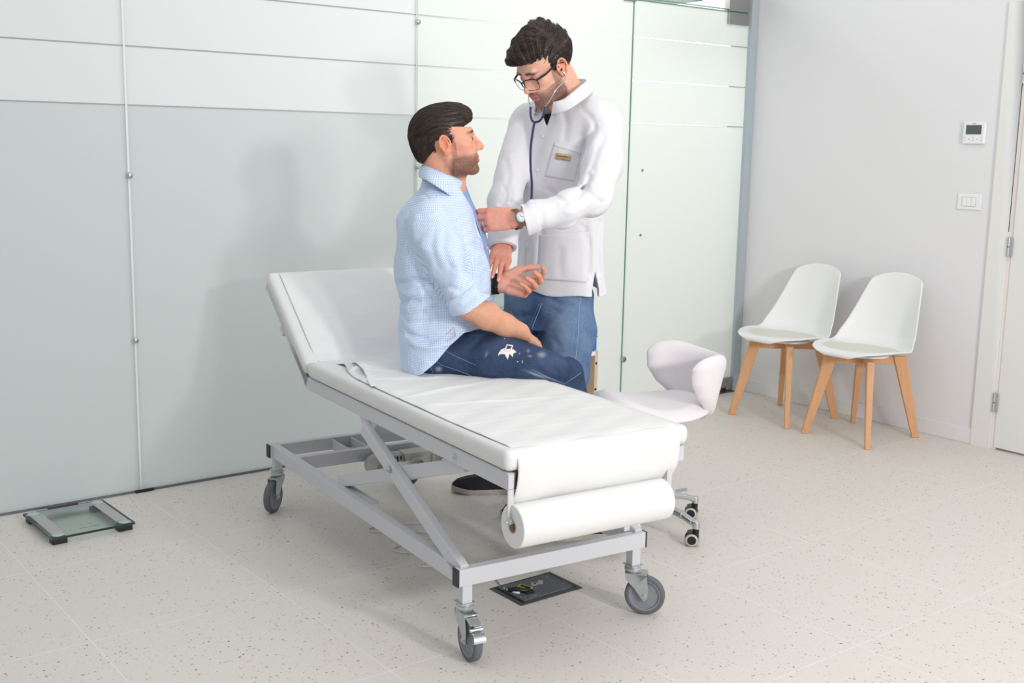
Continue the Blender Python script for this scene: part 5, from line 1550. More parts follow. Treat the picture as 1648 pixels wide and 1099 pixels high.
patch_poly('patch', jn, OP, [[(815, 554.5), (825, 556), (825, 558), (815, 556.5)], [(815, 554.5), (812, 563), (814, 563.5), (816.5, 556)], [(824, 556), (820, 565), (822, 565.5), (825.5, 557)], [(812, 562), (821, 564.5), (820.5, 566.5), (811.5, 564)]], M_white, jeansP, .0024, 'white stitched square')
mb = MB()
for p in ((803.5, 538), (812, 544.5), (836, 569), (833, 582), (840.5, 581), (840.5, 583.5)):
    h, nn = cast(jn, OP, *p)
    if h is not None: mb.lathe([(0, .0012), (.0016, .0008), (.0018, 0)], h, nn, 8)
obj('paint_flecks', mb, M_white, jeansP, smooth=True)
# ---------------------------------------------------------------- shoes of the seated man
M_shoe = mat('black_mesh_shoe', (26, 27, 32), .75, bump=.2, bscale=400); M_sole = mat('grey_sole', (176, 170, 162), .6)
def shoe(parent, heel, toe_dir, upv=(0, 0, 1), L=.285, hw_=.047, lab=None, soleh=.022):
    """heel: back of the sole on the ground; built from a sculpted upper and a thick sole"""
    f = nrm(toe_dir); u = nrm(np.array(upv)-f*(np.array(upv)@f)); l = np.cross(u, f); heel = np.array(heel, float)
    P = lambda a, b, c: heel+f*a+l*b+u*c
    lo = np.minimum.reduce([P(a, b, c) for a in (-.03, L+.03) for b in (-.08, .08) for c in (-.02, .16)]); hi = np.maximum.reduce([P(a, b, c) for a in (-.03, L+.03) for b in (-.08, .08) for c in (-.02, .16)])
    def coords(X, Y, Z):
        X, Y, Z = X-heel[0], Y-heel[1], Z-heel[2]
        return X*f[0]+Y*f[1]+Z*f[2], X*l[0]+Y*l[1]+Z*l[2], X*u[0]+Y*u[1]+Z*u[2]
    def outline(a, b, inset):
        w_ = np.interp(a.ravel(), np.array([-.01, 0, .02, .06, .12, .19, .235, .265, .28, .288])*L/.285, [.004, .020, .032, .035, .034, .045, .044, .034, .020, .004]).astype(np.float32).reshape(a.shape)
        return np.abs(b)-w_+inset
    def sole(X, Y, Z):
        a, b, c = coords(X, Y, Z); rise = .012*smoothstep(.70*L, L, a)+.004*smoothstep(.05, .0, a)
        return np.maximum.reduce([outline(a, b, -.003), c-soleh-rise*.8-.004*smoothstep(.12, .0, a), rise*.9-c, a-L, -a])
    vv = Vol(lo, hi, .003); vv.op(lo, hi, sole, 0, 'add', 0); so = vol_obj('shoe', vv, M_sole, parent, label=lab)
    def upper(X, Y, Z):
        a, b, c = coords(X, Y, Z)
        top = np.interp(a.ravel(), np.array([-.01, .0, .03, .08, .12, .17, .22, .26, .285])*L/.285, [.070, .084, .080, .080, .090, .076, .066, .056, .040]).astype(np.float32).reshape(a.shape)
        w_ = outline(a, b, 0); hh_ = np.sqrt(np.maximum(0, (c-.022)/np.maximum(top-.022, .01)))
        e = outline(a, b, .0-.001+.024*np.clip(hh_, 0, 1.3)**2.6)
        return np.maximum.reduce([e, c-top, soleh-.004-c, a-L+.003, .003-a])
    vv = Vol(lo, hi, .003); vv.op(lo, hi, upper, 0, 'add', 0)
    vv.cone(P(.065, 0, .085), P(.060, 0, .12), .026, .032, .004, 'sub')
    vol_obj('upper', vv, M_shoe, so)
    m = MB()
    for i in range(5):
        a = .125+i*.017; z = .084-.0035*i-.0006*i*i
        m.tube([P(a, -.020, z-.010), P(a+.003, -.010, z-.001), P(a+.003, .010, z-.001), P(a, .020, z-.010)], .0022, 6)
    m.tube([P(.125, -.018, .074), P(.115, -.026, .084), P(.135, -.028, .074), P(.127, -.010, .082)], .002, 6)
    obj('laces', m, mat('lace_grey', (70, 72, 80), .8) if 'lace_grey' not in MATS else MATS['lace_grey'], so, smooth=True)
    return so
shoe(man, q(884, 868, 3.84), (1, -.05, .12), (-.12, 0, 1))
shoe(man, q(868, 850, 4.02), (1, .05, .06), (-.06, 0, 1))
# ---------------------------------------------------------------- bracelets on the left wrist
M_braid = mat('black_cord', (22, 22, 24), .55, bump=.5, bscale=700)
bc = q(799, 457, 4.018); bx_ = nrm(J2[1][0]-wr2); b1 = nrm(np.cross(bx_, [0, 1, 0])); b2 = np.cross(bx_, b1)
bl = MB()
for k, off in enumerate((-.010, -.002, .006)):
    n_ = 36; pts_ = []
    for i in range(n_):
        a = 2*PI*i/n_; r_ = .0335+.0012*math.sin(a*9+k); pts_.append(bc+bx_*(off+.0012*math.cos(a*9+k))+(b1*math.cos(a)+b2*math.sin(a)*.95)*r_)
    bl.tube(pts_, .0042, 8, closed=True)
for a in (2.2, 2.6, 3.0, 3.4):
    bl.sphere(bc+bx_*(-.002)+(b1*math.cos(a+1.9)+b2*math.sin(a+1.9))*.036, .0065, 10, 8)
obj('bracelet', bl, M_braid, man, smooth=True, label='black braided cord bracelets')
# ================================================================= THE DOCTOR
YD = 4.36
OD = pc(895, 820, YD); OD[2] = 0.0
doc = thing('person', (0, 0, 0), 0, 'standing doctor in white coat, black glasses and blue jeans, examining the seated man', 'person')
place(doc, OD)
def q(px, py, Y=YD): return pc(px, py, Y)-OD
AD = math.radians(180+44)                         # heading of the chest
DF = np.array([math.cos(AD), math.sin(AD), 0]); DL = np.array([-DF[1], DF[0], 0])
HD = Head(q(877, 106, 4.20), math.radians(180+36), math.radians(-35), math.radians(3), 1.06)
v = Vol((-.42, -.52, .04), (.36, .30, 1.93), .0027)
sculpt_head(v, HD, 1.0, .98)
nb = q(918, 168, 4.30)
v.cone(HD.p(-.035, 0, -.045), nb, .057, .070, .02)
v.cone(HD.p(-.005, 0, -.070), nb+DF*.03, .048, .06, .03)
fn, lo, hi = column_fn([(q(0, 165)[2], nb[0], nb[1], .05, .09), (q(0, 200)[2], q(915, 0)[0], -.03, .085, .165), (q(0, 300)[2], q(905, 0)[0], -.01, .10, .155), (q(0, 400)[2], q(903, 0)[0], 0, .095, .14), (q(0, 500)[2], q(898, 0)[0], 0.01, .095, .15)], AD)
v.op(lo, hi, fn, .03)
# left arm: reaches across to the man's chest
shL, elL, wrL = q(976, 205, 4.17), q(955, 318, 4.03), q(834, 352, 3.90)
v.cone(shL, elL, .044, .033, .03); v.chain([elL, q(900, 336, 3.96), wrL], [.034, .036, .029], .02, .02)
hd = nrm(q(770, 353, 3.935)-wrL)
JL = sculpt_hand(v, wrL+hd*.010, hd, (.10, .93, -.25), True, [(.28, .62, .5), (.36, .64, .5), (.42, .66, .5), (.50, .70, .5)], s=.99, thumb=[(.022, .022, .012), (.052, .030, .040), (.082, .022, .052), (.105, .010, .050)], splay=(.03, .01, -.01, -.03))
# right arm: hangs down to the man's wrist
shR, elR, wrR = q(846, 205, 4.44), q(813, 322, 4.23), q(809, 392, 4.13)
v.cone(shR, elR, .050, .044, .03); v.cone(elR, wrR, .043, .029, .03)
hd2 = nrm(q(799, 447, 3.985)-wrR)
JR = sculpt_hand(v, wrR+hd2*.006, hd2, (-.15, .7, -.7), False, [(.10, .15, .20), (.02, .12, .20), (.02, .15, .2), (.06, .2, .2)], s=.93, thumb=[(.022, .024, .012), (.050, .036, .034), (.078, .030, .052), (.100, .015, .060)], splay=(.06, .0, -.05, -.10))
# legs inside the jeans
hipR, hipL = q(862, 480, 4.45), q(915, 480, 4.29)
kR, kL = q(846, 640, 4.48), q(908, 650, 4.24); aR, aL = q(836, 770, 4.56), q(905, 800, 4.30)
v.cone(hipR, hipL, .085, .085, .03)
v.chain([hipR, kR, aR], [.075, .05, .036], .03, .02); v.chain([hipL, kL, aL], [.075, .05, .036], .03, .02)
def tintD(V):
    C, A = face_tint(V, HD, (234, 180, 158), (214, 134, 122), .80, brow=(66, 50, 44))
    arm = (V[:, 2] < q(0, 300)[2]); C[arm] = np.array(lin((228, 162, 142)))
    hand_tint(V, JL, C, (228, 162, 142)); hand_tint(V, JR, C, (214, 150, 132))
    return np.concatenate([C, A[:, None]], 1)
vol_obj('body', v, M_skin, doc, tintD)
eyes(HD, doc, gaze=(.05, -.5))
for js, nn in ((JR, [(0, -1, .3)]*4),): make_nails(js, nn, doc, 1.06)
del v
# --- upper lids, nearly closed over the downcast eyes
mat('lid_skin', (222, 160, 142), .5)
for sg in (-1, 1):
    c = HD.p(.0735, sg*.0315, .0005); m = MB()
    def lid(a, b, c=c):
        th = -1.25+2.5*a; ph = -.28+1.45*b
        d = np.array([math.cos(ph)*math.cos(th), math.cos(ph)*math.sin(th), math.sin(ph)]); return Vector(c+HD.R @ d*.0156*HD.s)
    m.grid(lid, 16, 10); obj('eyelid', m, MATS['lid_skin'], doc, smooth=True)
# --- hair
hv_ = Vol(HD.p(0, 0, 0)-.18, HD.p(0, 0, 0)+.18, .0022)
HD.ell(hv_, (-.022, 0, .042), (.100, .084, .092), 0)
HD.ell(hv_, (.030, .0, .078), (.062, .066, .052), .02)
HD.ell(hv_, (.070, -.006, .082), (.036, .056, .030), .02)
HD.ell(hv_, (.030, .010, .118), (.052, .046, .026), .018)
HD.ell(hv_, (-.035, -.012, .122), (.048, .048, .024), .018)
HD.ell(hv_, (.085, -.040, .062), (.020, .026, .020), .014)
def hl2(X, Y, Z):
    L = [(HD.R[0, j]*(X-HD.c[0])+HD.R[1, j]*(Y-HD.c[1])+HD.R[2, j]*(Z-HD.c[2]))/HD.s for j in range(3)]
    x, y, z = L
    lim = np.interp(z.ravel(), [-.08, -.045, -.035, -.012, -.004, .010, .030, .050, .058, .066, .080, .095], [-.075, -.050, -.030, -.028, .022, .026, .036, .050, .074, .105, .125, .150]).astype(np.float32).reshape(z.shape)
    ear = .033-np.sqrt((x+.006)**2+(z+.008)**2); ear = np.where(x > -.006, -1, ear)
    return np.maximum.reduce([x-lim, -.058-z+.35*(x+.09), np.where(z < .012, ear, -1)])
hv_.op(HD.p(0, 0, 0)-.18, HD.p(0, 0, 0)+.18, hl2, 0, 'and', 0)
def groove2(X, Y, Z):
    L = [(HD.R[0, j]*(X-HD.c[0])+HD.R[1, j]*(Y-HD.c[1])+HD.R[2, j]*(Z-HD.c[2]))/HD.s for j in range(3)]
    x, y, z = L; ph = np.arctan2(y-.6*x, z)*.085
    return (.0022*np.sin(ph*260+2.2*np.sin(x*42+y*20))+.0012*np.sin(ph*560+3*np.sin(x*35+1)+z*40))*smoothstep(.0, .07, z)
hv_.op(HD.p(0, 0, 0)-.17, HD.p(0, 0, 0)+.17, groove2, 0, 'disp', 0)
def comb2(L):
    x, y, z = L
    if z > .055: return np.array([.55 if x > -.02 else -.6, -.75+.3*math.sin(x*60), .25])
    if x > .03: return np.array([.5, -.25, -.6])
    return np.array([-.35, 0, -.9])
hair_object('hair', hv_, doc, HD, comb2, 2600, 8, .0048, 9, .00066, .0042, region=lambda L: L[2] > -.02)
del hv_
# ---------------------------------------------------------------- glasses
M_gl = mat('black_acetate', (22, 22, 24), .25, spec=.6)
M_lens = clear_mat('spectacle_lens', (.97, .98, .98), .25)
gx, gz = .112, -.008
Rg = Matrix.Rotation(0, 3, 'X')
def gp(y, z, dx=0): return HD.p(gx-.9*abs(y)**1.6*1.6+dx+.10*(z-gz), y, z)
fr = MB()
for sg in (-1, 1):
    cy_ = sg*.034; w_, h_ = .0275, .0215; pts_ = []
    for i in range(40):
        a = 2*PI*i/40; ca, sa = math.cos(a), math.sin(a)
        yy = cy_+w_*np.sign(ca)*abs(ca)**.55*(1-.07*(sa < 0)*abs(sa)); zz = gz+h_*np.sign(sa)*abs(sa)**.6
        pts_.append(gp(yy, zz))
    fr.tube(pts_, [.0024 if i < 20 else .0010 for i in range(40)], 8, closed=True)
fr.tube([gp(-.0085, gz+.010), gp(0, gz+.013), gp(.0085, gz+.010)], .0023, 8)
gl_ = obj('glasses_frame', fr, M_gl, doc, smooth=True, label='black-rimmed glasses')
for sg in (-1, 1):
    m = MB(); cy_ = sg*.034
    vs = [gp(cy_, gz)]+[gp(cy_+.0255*np.sign(math.cos(a))*abs(math.cos(a))**.55, gz+.0195*np.sign(math.sin(a))*abs(math.sin(a))**.6) for a in np.linspace(0, 2*PI, 33)[:-1]]
    m.add(vs, [(0, i+1, (i+1) % 32+1) for i in range(32)]); obj('lens', m, M_lens, gl_, smooth=True)
    m = MB(); a = gp(sg*.0615, gz+.0135)
    m.bar(a, HD.p(.06, sg*.0765, gz+.016), .003, .0078, HD.R[:, 2]); m.bar(HD.p(.061, sg*.0765, gz+.016), HD.p(.006, sg*.0805, gz+.022), .0026, .0066, HD.R[:, 2]); m.bar(HD.p(.008, sg*.0805, gz+.0215), HD.p(-.020, sg*.083, gz+.010), .0022, .0042, HD.R[:, 2])
    obj('temple', m, M_gl, gl_, bevel=.0006)
# ---------------------------------------------------------------- T-shirt
M_tee = mat('black_cotton', (18, 18, 20), .9)
v = Vol((-.25, -.35, 1.2), (.3, .28, 1.70), .004)
fn, lo, hi = column_fn([(q(0, 168)[2], nb[0]+DF[0]*.022, nb[1]+DF[1]*.022, .074, .080), (q(0, 190)[2], q(908, 0)[0], -.040, .086, .14), (q(0, 240)[2], q(907, 0)[0], -.025, .098, .16), (q(0, 320)[2], q(905, 0)[0], -.01, .096, .15)], AD)
v.op(lo, hi, fn, 0); v.cone(nb+DF*.01-np.array([0, 0, .03]), nb+DF*.0+np.array([0, 0, .1]), .050, .054, .01, 'sub')
tee = vol_obj('t_shirt', v, M_tee, doc)
# ---------------------------------------------------------------- coat
M_coat = mat('white_cotton', (229, 229, 233), .8, spec=.15, bump=.35, bscale=30)
v = Vol((-.40, -.56, .82), (.36, .32, 1.78), .0032)
cst = []
for (py, cx_, cy_, ra, rb) in ((152, 927, -.055, .050, .060), (164, 924, -.05, .078, .110), (178, 920, -.045, .100, .165), (200, 915, -.035, .122, .195), (240, 908, -.025, .132, .200), (290, 904, -.015, .130, .190), (340, 902, -.005, .124, .182), (400, 902, 0, .126, .185), (440, 901, 0, .132, .192), (476, 901, 0, .138, .200)):
    p = q(cx_, py, YD+cy_); cst.append((p[2], p[0], p[1], ra, rb))
fn, lo, hi = column_fn(cst, AD, 2.2)
v.op(lo, hi, fn, 0)
v.cone(nb-np.array([0, 0, .016]), q(964, 192, 4.19), .062, .070, .06)
v.cone(nb-np.array([0, 0, .016]), q(852, 194, 4.43), .060, .068, .06)
v2 = Vol(v.o, v.o+(v.n-1)*v.h, v.h)
v2.chain([q(971, 203, 4.175), q(970, 262, 4.10), elL], [.074, .070, .060], 0, .03)
v2.chain([elL, q(905, 338, 3.965), q(830, 357, 3.905)], [.060, .060, .055], .03, .02)
# cut at the cuff
cfA, cfB = q(838, 334, 3.9), q(854, 388, 3.9); ax_ = nrm(wrL-elL); ez = nrm(cfB-cfA); cn = nrm(np.array([-abs(ez[2]), 0, ez[0]*-1*np.sign(ez[2])*-1]))
cn = nrm(np.cross(ez, [0, 1, 0])); cn = cn if cn[0] < 0 else -cn
v2.op(v2.o, v2.o+(v2.n-1)*v2.h, plane_fn(cfA, cn), 0, 'and', 0)
v2.chain([q(838, 354, 3.91), q(805, 360, 3.885)], [.043, .048], .003, mode='sub')
def cuff2(X, Y, Z):
    t = (X-cfA[0])*cn[0]+(Y-cfA[1])*cn[1]+(Z-cfA[2])*cn[2]
    return (np.exp(-((t+.048)/.0022)**2)*.0018-.0012*(t > -.048)).astype(np.float32)
v2.op(q(850, 360, 3.92)-.10, q(850, 360, 3.92)+.10, cuff2, 0, 'disp', 0)
for pts, r_, dp in (([(900, 330), (930, 318), (952, 296)], .010, .006), ([(905, 345), (940, 335), (965, 310)], .010, -.004), ([(925, 318), (945, 300), (955, 276)], .010, .007), ([(870, 372), (910, 362), (955, 345)], .010, .004), ([(960, 345), (975, 320), (980, 290)], .010, .005), ([(935, 300), (950, 312), (972, 330)], .009, .004)):
    Yc = 3.93-.06
    dentxz(v2, [q(a, b, 3.905+.05*max(0, (a-900)/60)) for a, b in pts], r_*1.1, dp*1.4, (-.56, -.33))
# right sleeve
v2.chain([q(848, 205, 4.43), elR, wrR+nrm(wrR-elR)*.02], [.072, .064, .053], 0, .03)
v2.op(wrR-.11, wrR+.11, lambda X, Y, Z: np.where(np.abs(X-wrR[0]) < .075, plane_fn(wrR+nrm(wrR-elR)*.016, nrm(wrR-elR))(X, Y, Z), -1.).astype(np.float32), 0, 'and', 0)
for pts, r_, dp in (([(800, 330), (820, 322), (838, 330)], .009, .006), ([(798, 345), (818, 338), (840, 348)], .009, .005), ([(812, 250), (820, 280), (812, 310)], .010, .004)):
    dentxz(v2, [q(a, b, 4.29) for a, b in pts], r_*1.1, dp*1.4, (-.3, .1))
r_ = v2.d; kk = .012; hh = np.clip(.5+.5*(v.d-r_)/kk, 0, 1); v.d[:] = v.d*(1-hh)+r_*hh-kk*hh*(1-hh)
swd = nrm(wrR-elR); v.cone(wrR+swd*.030, wrR+swd*.08, .042, .046, .003, 'sub')
# trunk folds
for pts, r_, dp, Y in (([(962, 200), (946, 222), (930, 262)], .010, .008, 4.13), ([(975, 215), (960, 240), (948, 280)], .010, .005, 4.10), ([(930, 170), (950, 190), (960, 210)], .010, .003, 4.18), ([(905, 168), (912, 200), (908, 235)], .012, .004, 4.17),
                       ([(876, 300), (900, 318), (930, 330)], .010, .005, 4.16), ([(868, 325), (872, 380), (866, 440)], .010, .005, 4.20), ([(905, 392), (902, 430), (906, 455)], .012, .003, 4.17), ([(940, 360), (950, 400), (948, 450)], .012, .005, 4.16), ([(842, 240), (846, 290), (842, 330)], .010, .006, 4.25), ([(850, 400), (846, 430), (850, 462)], .012, .006, 4.22), ([(968, 350), (962, 400), (966, 450)], .01, .005, 4.2)):
    dentxz(v, [q(a, b, Y) for a, b in pts], r_*1.1, dp*1.2, (-.5, -.02))
v.op(v.o, v.o+(v.n-1)*v.h, lambda X, Y, Z: .0042*ridged(X, Y, Z*.5, 44, 31, .12)+.0030*ridged(X, Y, Z*1.1, 26, 35, .2)+.0012*wob(X, Y, Z*.6, 95, 32), 0, 'disp', 0)
# hem, neck opening, V front, side slit
zh = q(0, 465, 4.16)[2]; zh2 = q(0, 466, 4.36)[2]
v.op(v.o, v.o+(v.n-1)*v.h, lambda X, Y, Z: (zh+(Y+.2)*.12+.006*np.sin(X*30)-Z), 0, 'and', 0)
v.cone(nb-np.array([0, 0, .035])+DF*.012, HD.p(-.02, 0, -.07)+DF*.01, .066, .078, .008, 'sub')
vf = q(882, 201, 4.17); 
vA, vB, vC = q(881, 203, 4.17), q(866, 160, 4.17), q(896, 160, 4.17)
def wedge(X, Y, Z):
    def hp(a, b):
        n = np.array([b[2]-a[2], 0, -(b[0]-a[0])]); n /= np.linalg.norm(n); return (X-a[0])*n[0]+(Z-a[2])*n[2]
    l, r = hp(vA, vB), hp(vA, vC)
    return np.maximum(np.maximum(-l if vB[0] < vA[0] and False else l*np.sign(((vC[0]-vA[0])*(vB[2]-vA[2])-(vC[2]-vA[2])*(vB[0]-vA[0])))*-1, r*np.sign(((vB[0]-vA[0])*(vC[2]-vA[2])-(vB[2]-vA[2])*(vC[0]-vA[0])))*-1), Y+.05).astype(np.float32)
v.op(q(850, 205, 4.0), q(905, 150, 4.32), wedge, .003, 'sub')
sl0 = q(961, 436, 4.20); 
def slit(X, Y, Z):
    w_ = .014*np.clip((sl0[2]-Z)/.07, 0, 1)
    d = np.abs((X-sl0[0])*.9+(Y-sl0[1])*.2)-w_
    return np.where((Z < sl0[2]), np.maximum(d, -1), .05).astype(np.float32)
v.op(np.array([sl0[0]-.05, -.40, .8]), np.array([sl0[0]+.05, .1, sl0[2]+.002]), slit, 0, 'sub', 0)
# hollow skirt so the hem has a thickness
fn2, lo2, hi2 = column_fn([(z, x, y, a-.020, b-.020) for (z, x, y, a, b) in cst if z < q(0, 380)[2]], AD, 2.2)
v.op(lo2-np.array([0, 0, .1]), hi2, lambda X, Y, Z: np.where(Z < q(0, 425)[2], fn2(X, Y, np.maximum(Z, cst[-1][0]+.001)), .05).astype(np.float32), 0, 'sub', 0)
coat = vol_obj('coat', v, M_coat, doc)
cn_ = coat.name
# stand collar
ct_ = [(890, 164, 4.135), (897, 162.5, 4.125), (907, 159, 4.125), (919, 150, 4.135), (932, 139, 4.18), (943, 130, 4.26), (940, 127, 4.34), (925, 127, 4.41), (905, 131, 4.44), (885, 142, 4.41), (870, 157, 4.34), (861, 168, 4.26)]
cb_ = [(887, 185, 4.150), (900, 182, 4.120), (915, 176, 4.108), (932, 165, 4.12), (947, 154, 4.165), (956, 145, 4.25), (952, 145, 4.37), (925, 146, 4.46), (903, 150, 4.48), (880, 160, 4.45), (863, 174, 4.37), (858, 190, 4.26)]
CT, CB = [q(*p) for p in ct_], [q(*p) for p in cb_]
def ccp(P_, t):
    s_ = t*(len(P_)-1); i = min(int(s_), len(P_)-2); f_ = s_-i; p0, p1, p2, p3 = P_[max(i-1, 0)], P_[i], P_[i+1], P_[min(i+2, len(P_)-1)]
    return .5*((2*p1)+(p2-p0)*f_+(2*p0-5*p1+4*p2-p3)*f_*f_+(-p0+3*p1-3*p2+p3)*f_**3)
m = MB(); m.grid(lambda a, b: ccp(CB, a)*(1-b)+ccp(CT, a)*b, 80, 7); obj('collar', m, M_coat, coat, smooth=True, solid=.0026)
# placket, pockets, badge, buttons
decal_quad('placket', cn_, OD, [(880, 204), (893, 203), (861, 466), (846, 464)], 60, 6, M_coat, coat, .0012, .0014)
decal_quad('chest_pocket', cn_, OD, [(892, 229), (936, 242), (925, 292), (877, 284)], 16, 16, M_coat, coat, .0014, .0018)
decal_quad('hip_pocket', cn_, OD, [(869, 378), (950, 371), (944, 455), (866, 449)], 22, 22, M_coat, coat, .0014, .0018)
seam('pocket_stitch', cn_, OD, [(891, 234), (937, 248)], .0005, MATS['switch_gap'], coat, .003)
for (px, py) in ((874, 219), (866, 273)):
    h, nn = cast(cn_, OD, px, py)
    if h is not None: m = MB(); m.lathe([(0, .0042), (.004, .0042), (.0056, .0036), (.0058, .002)], h, nn, 16); obj('button', m, M_wplas, coat, smooth=True)
bq = [(896, 246), (919, 249), (918, 259), (895, 256)]
M_brass = mat('brass_badge', (206, 184, 138), .4, .3)
decal_quad('name_badge', cn_, OD, bq, 4, 4, M_brass, coat, .005, .002, label='brass name badge')
h0, nn = cast(cn_, OD, 907, 252.5); ha, _ = cast(cn_, OD, 898, 251.3); hb_, _ = cast(cn_, OD, 917, 253.8)
bx1 = nrm(hb_-ha); bz1 = nrm(nn-bx1*(nn@bx1)); by1 = np.cross(bz1, bx1)
Mb = Matrix(np.stack([bx1, by1, bz1], 1).tolist()).to_4x4(); Mb.translation = Vector(h0+bz1*.0056)
M_eng = mat('engraving', (92, 74, 50), .6)
text_mesh('badge_text', 'Daniel Blind', .0088, Mb @ Matrix.Translation((0, .0022, 0)), M_eng, coat, .0002)
text_mesh('badge_text', 'medic', .0055, Mb @ Matrix.Translation((0, -.0065, 0)), M_eng, coat, .0002)
del v, v2
# ---------------------------------------------------------------- jeans
M_den2 = denim('blue_denim', (72, 98, 136), (146, 170, 200))
v = Vol((-.40, -.36, .05), (.26, .34, 1.06), .0038)
fn, lo, hi = column_fn([(q(0, 430)[2], q(900, 0)[0], 0, .105, .155), (q(0, 480)[2], q(899, 0)[0], 0, .115, .172), (q(0, 510)[2], q(897, 0)[0], .005, .112, .175)], AD, 2.3)
v.op(lo, hi, fn, 0)
v.chain([q(850, 478, 4.44), q(848, 530, 4.44), q(842, 600, 4.46), q(838, 700, 4.52), q(838, 775, 4.57)], [.098, .086, .074, .066, .062], .03, .03)
v2 = Vol(v.o, v.o+(v.n-1)*v.h, v.h)
v2.chain([q(916, 480, 4.29), q(919, 530, 4.26), q(912, 600, 4.24), q(908, 700, 4.24), q(908, 808, 4.28)], [.094, .092, .080, .067, .062], .0, .03)
r_ = v2.d; kk = .010; hh = np.clip(.5+.5*(v.d-r_)/kk, 0, 1); v.d[:] = v.d*(1-hh)+r_*hh-kk*hh*(1-hh)
for pts, r_, dp, Y in (([(880, 478), (900, 492), (930, 496)], .010, .004, 4.16), ([(886, 500), (905, 508), (940, 500)], .010, .003, 4.16), ([(930, 510), (945, 540), (940, 580)], .012, .003, 4.16), ([(812, 500), (830, 510), (860, 500)], .010, .005, 4.35), ([(850, 520), (838, 545), (832, 570)], .008, .004, 4.36), ([(884, 540), (900, 560), (890, 590)], .012, .003, 4.16)):
    dentxz(v, [q(a, b, Y) for a, b in pts], r_*1.1, dp*1.3, (-.4, .0))
v.op(v.o, v.o+(v.n-1)*v.h, lambda X, Y, Z: .0018*wob(X, Y, Z, 50, 41)+.001*wob(X, Y, Z, 110, 42), 0, 'disp', 0)
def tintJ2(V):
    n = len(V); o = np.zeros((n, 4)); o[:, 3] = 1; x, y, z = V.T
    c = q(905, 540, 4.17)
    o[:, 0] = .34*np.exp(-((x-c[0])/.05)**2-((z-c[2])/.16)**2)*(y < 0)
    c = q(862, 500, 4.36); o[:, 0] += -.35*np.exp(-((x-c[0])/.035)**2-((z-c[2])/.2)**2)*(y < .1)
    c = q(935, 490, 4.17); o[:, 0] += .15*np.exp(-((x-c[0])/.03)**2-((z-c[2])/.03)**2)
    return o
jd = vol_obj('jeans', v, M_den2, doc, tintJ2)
seam('jean_seam', jd.name, OD, [(934, 470), (932, 500), (930, 540), (926, 580), (921, 604)], .0011, mat('pale_thread', (170, 190, 216), .7), jd, .0006)
seam('jean_seam', jd.name, OD, [(928, 528), (925, 560), (918, 600)], .0007, M_th, jd, .0004)
seam('jean_seam', jd.name, OD, [(872, 488), (866, 504), (858, 524), (853, 546)], .0012, MATS['pale_thread'], jd, .0008)
seam('jean_seam', jd.name, OD, [(868, 488), (861, 506), (853, 526), (848, 548)], .0007, M_th, jd, .0008)
decal_quad('pocket_flap', jd.name, OD, [(957, 452), (963, 452), (963, 483), (955, 480)], 4, 10, M_den2, jd, .003, .002)
del v, v2
# shoes: the right one shows beneath the couch
fR = q(722, 788, 4.55); heelR = q(842, 792, 4.56); heelR[2] = 0.0; fR[2] = 0
shoe(doc, heelR, nrm(fR-heelR), L=.300)
hL = q(922, 822, 4.31); hL[2] = 0
shoe(doc, hL, (-.86, -.30, 0), L=.300)
# ---------------------------------------------------------------- wristwatch and ring
wax = nrm(elL-wrL); wc_ = wrL-wax*.007; w1 = nrm(np.cross(wax, [0, 0, 1])); w2 = np.cross(wax, w1)
if w1[1] > 0: w1 = -w1
if w2[2] < 0: w2 = -w2
mb = MB(); ring_ = []
for i in range(48):
    a = 2*PI*i/48; ring_.append((a, w1*math.cos(a)*.0345+w2*math.sin(a)*.0335))
vs = []; nR = 48
for (a, p) in ring_:
    for dw, dr in ((-.0085, 0), (.0085, 0), (.0085, .0028), (-.0085, .0028)): vs.append(wc_+wax*dw+p*(1+dr/.034))
fs = [(i*4+j, i*4+(j+1) % 4, ((i+1) % nR)*4+(j+1) % 4, ((i+1) % nR)*4+j) for i in range(nR) for j in range(4)]
mb.add(vs, fs)
wt = obj('watch_strap', mb, mat('brown_leather', (112, 84, 70), .6), doc, bevel=.0006, label='brown leather wristwatch strap')
wn = nrm(w1*.93+w2*.25); wp = wc_+wn*.0365
mb = MB(); mb.lathe([(0, -.004), (.0175, -.004), (.0195, -.002), (.0195, .004), (.0175, .0055), (.0165, .0048), (0, .0048)], wp, wn, 36)
obj('watch_case', mb, mat('steel_case', (150, 146, 142), .25, .9), wt, smooth=True, auto=35)
mb = MB(); mb.lathe([(0, .0054), (.0162, .0054), (.0164, .0048)], wp, wn, 36); dl = obj('watch_dial', mb, mat('silver_dial', (212, 216, 222), .25, .1), wt, smooth=True)
mb = MB(); mb.bar(wp+wn*.0058, wp+wn*.0058+w2*.011, .0008, .0004, wn); mb.bar(wp+wn*.0058, wp+wn*.0058+wax*.008, .001, .0004, wn); obj('watch_hand', mb, M_blk, dl)
ja, jb_ = JL[2][0], JL[2][1]; rd = nrm(jb_-ja); rc = ja+rd*.022; r1 = nrm(np.cross(rd, [0, 1, 0])); r2 = np.cross(rd, r1)
mb = MB(); vs = []
for i in range(32):
    a = 2*PI*i/32; p = r1*math.cos(a)+r2*math.sin(a)
    for dw, rr in ((-.0028, .0103), (.0028, .0103), (.0028, .0118), (-.0028, .0118)): vs.append(rc+rd*dw+p*rr)
mb.add(vs, [(i*4+j, i*4+(j+1) % 4, ((i+1) % 32)*4+(j+1) % 4, ((i+1) % 32)*4+j) for i in range(32) for j in range(4)])
obj('ring', mb, mat('silver', (222, 220, 216), .2, 1), doc, smooth=True, auto=30, label='silver ring')
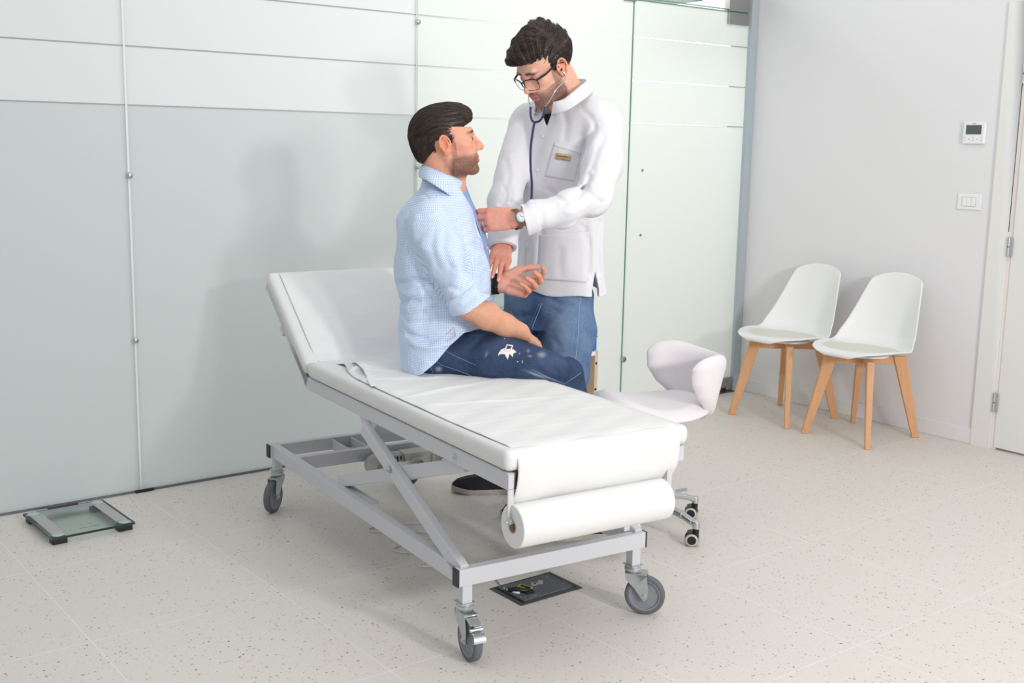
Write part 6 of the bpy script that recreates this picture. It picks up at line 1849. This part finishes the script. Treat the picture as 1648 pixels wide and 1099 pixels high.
# ================================================================= STETHOSCOPE
ste = thing('stethoscope', (0, 0, 0), 0, 'navy blue stethoscope hanging from the doctor\'s ears to the seated man\'s chest', 'stethoscope')
place(ste, OD)
M_navy = mat('navy_tube', (46, 44, 92), .35, spec=.5)
def spl(pts, n=10):
    pts = [Vector(p) for p in pts]; o = []
    for i in range(len(pts)-1):
        p0, p1, p2, p3 = pts[max(i-1, 0)], pts[i], pts[i+1], pts[min(i+2, len(pts)-1)]
        for t in np.linspace(0, 1, n+1)[:-1]: o.append(.5*((2*p1)+(p2-p0)*t+(2*p0-5*p1+4*p2-p3)*t*t+(-p0+3*p1-3*p2+p3)*t**3))
    o.append(pts[-1]); return o
yk = q(860, 197, 4.13)
eL = HD.p(.004, .0835, -.012); eR = HD.p(.004, -.0835, -.012)
jL, jR = q(877, 172, 4.10), q(854, 172, 4.13)
mb = MB(); mb.tube(spl([eL, HD.p(.010, .094, -.040), q(894, 146, 4.07), q(884, 163, 4.085), jL]), .0021, 10)
mb.tube(spl([eR, HD.p(.020, -.092, -.045), q(851, 152, 4.16), q(851, 163, 4.145), jR]), .0021, 10)
bn = obj('ear_tubes', mb, M_chrome, ste, smooth=True)
mb = MB(); mb.tube(spl([q(857, 172, 4.13), q(860, 180, 4.115), q(867, 184, 4.105), q(873, 180, 4.10), q(876, 173, 4.10)]), .0012, 8); obj('spring', mb, M_chrome, bn, smooth=True)
for e in (eL, eR):
    mb = MB(); mb.sphere(e, .0055, 12, 8); obj('ear_tip', mb, MATS['grey_cap'], ste, smooth=True)
mb = MB()
mb.tube(spl([jL, q(875, 184, 4.10), q(869, 194, 4.115), yk]), .0040, 12); mb.tube(spl([jR, q(854, 184, 4.13), q(856, 193, 4.13), yk]), .0040, 12)
mb.tube(spl([yk, q(857, 215, 4.115), q(854, 240, 4.10), q(854, 270, 4.08), q(856, 300, 4.05), q(853, 330, 4.03), q(838, 362, 4.03), q(812, 366, 3.99), q(785, 354, 3.955), q(771, 350, 3.945)]), .0044, 14)
obj('tubing', mb, M_navy, ste, smooth=True)
mb = MB(); cp = q(769, 353, 3.965); mb.lathe([(0, .008), (.010, .007), (.015, .003), (.0165, 0), (.0165, -.004), (.012, -.006), (0, -.006)], cp, (1, -.1, .1), 28); mb.cyl(cp+np.array([.004, 0, 0]), cp+np.array([.022, 0, .0]), .004)
obj('chest_piece', mb, M_chrome, ste, smooth=True, auto=40)
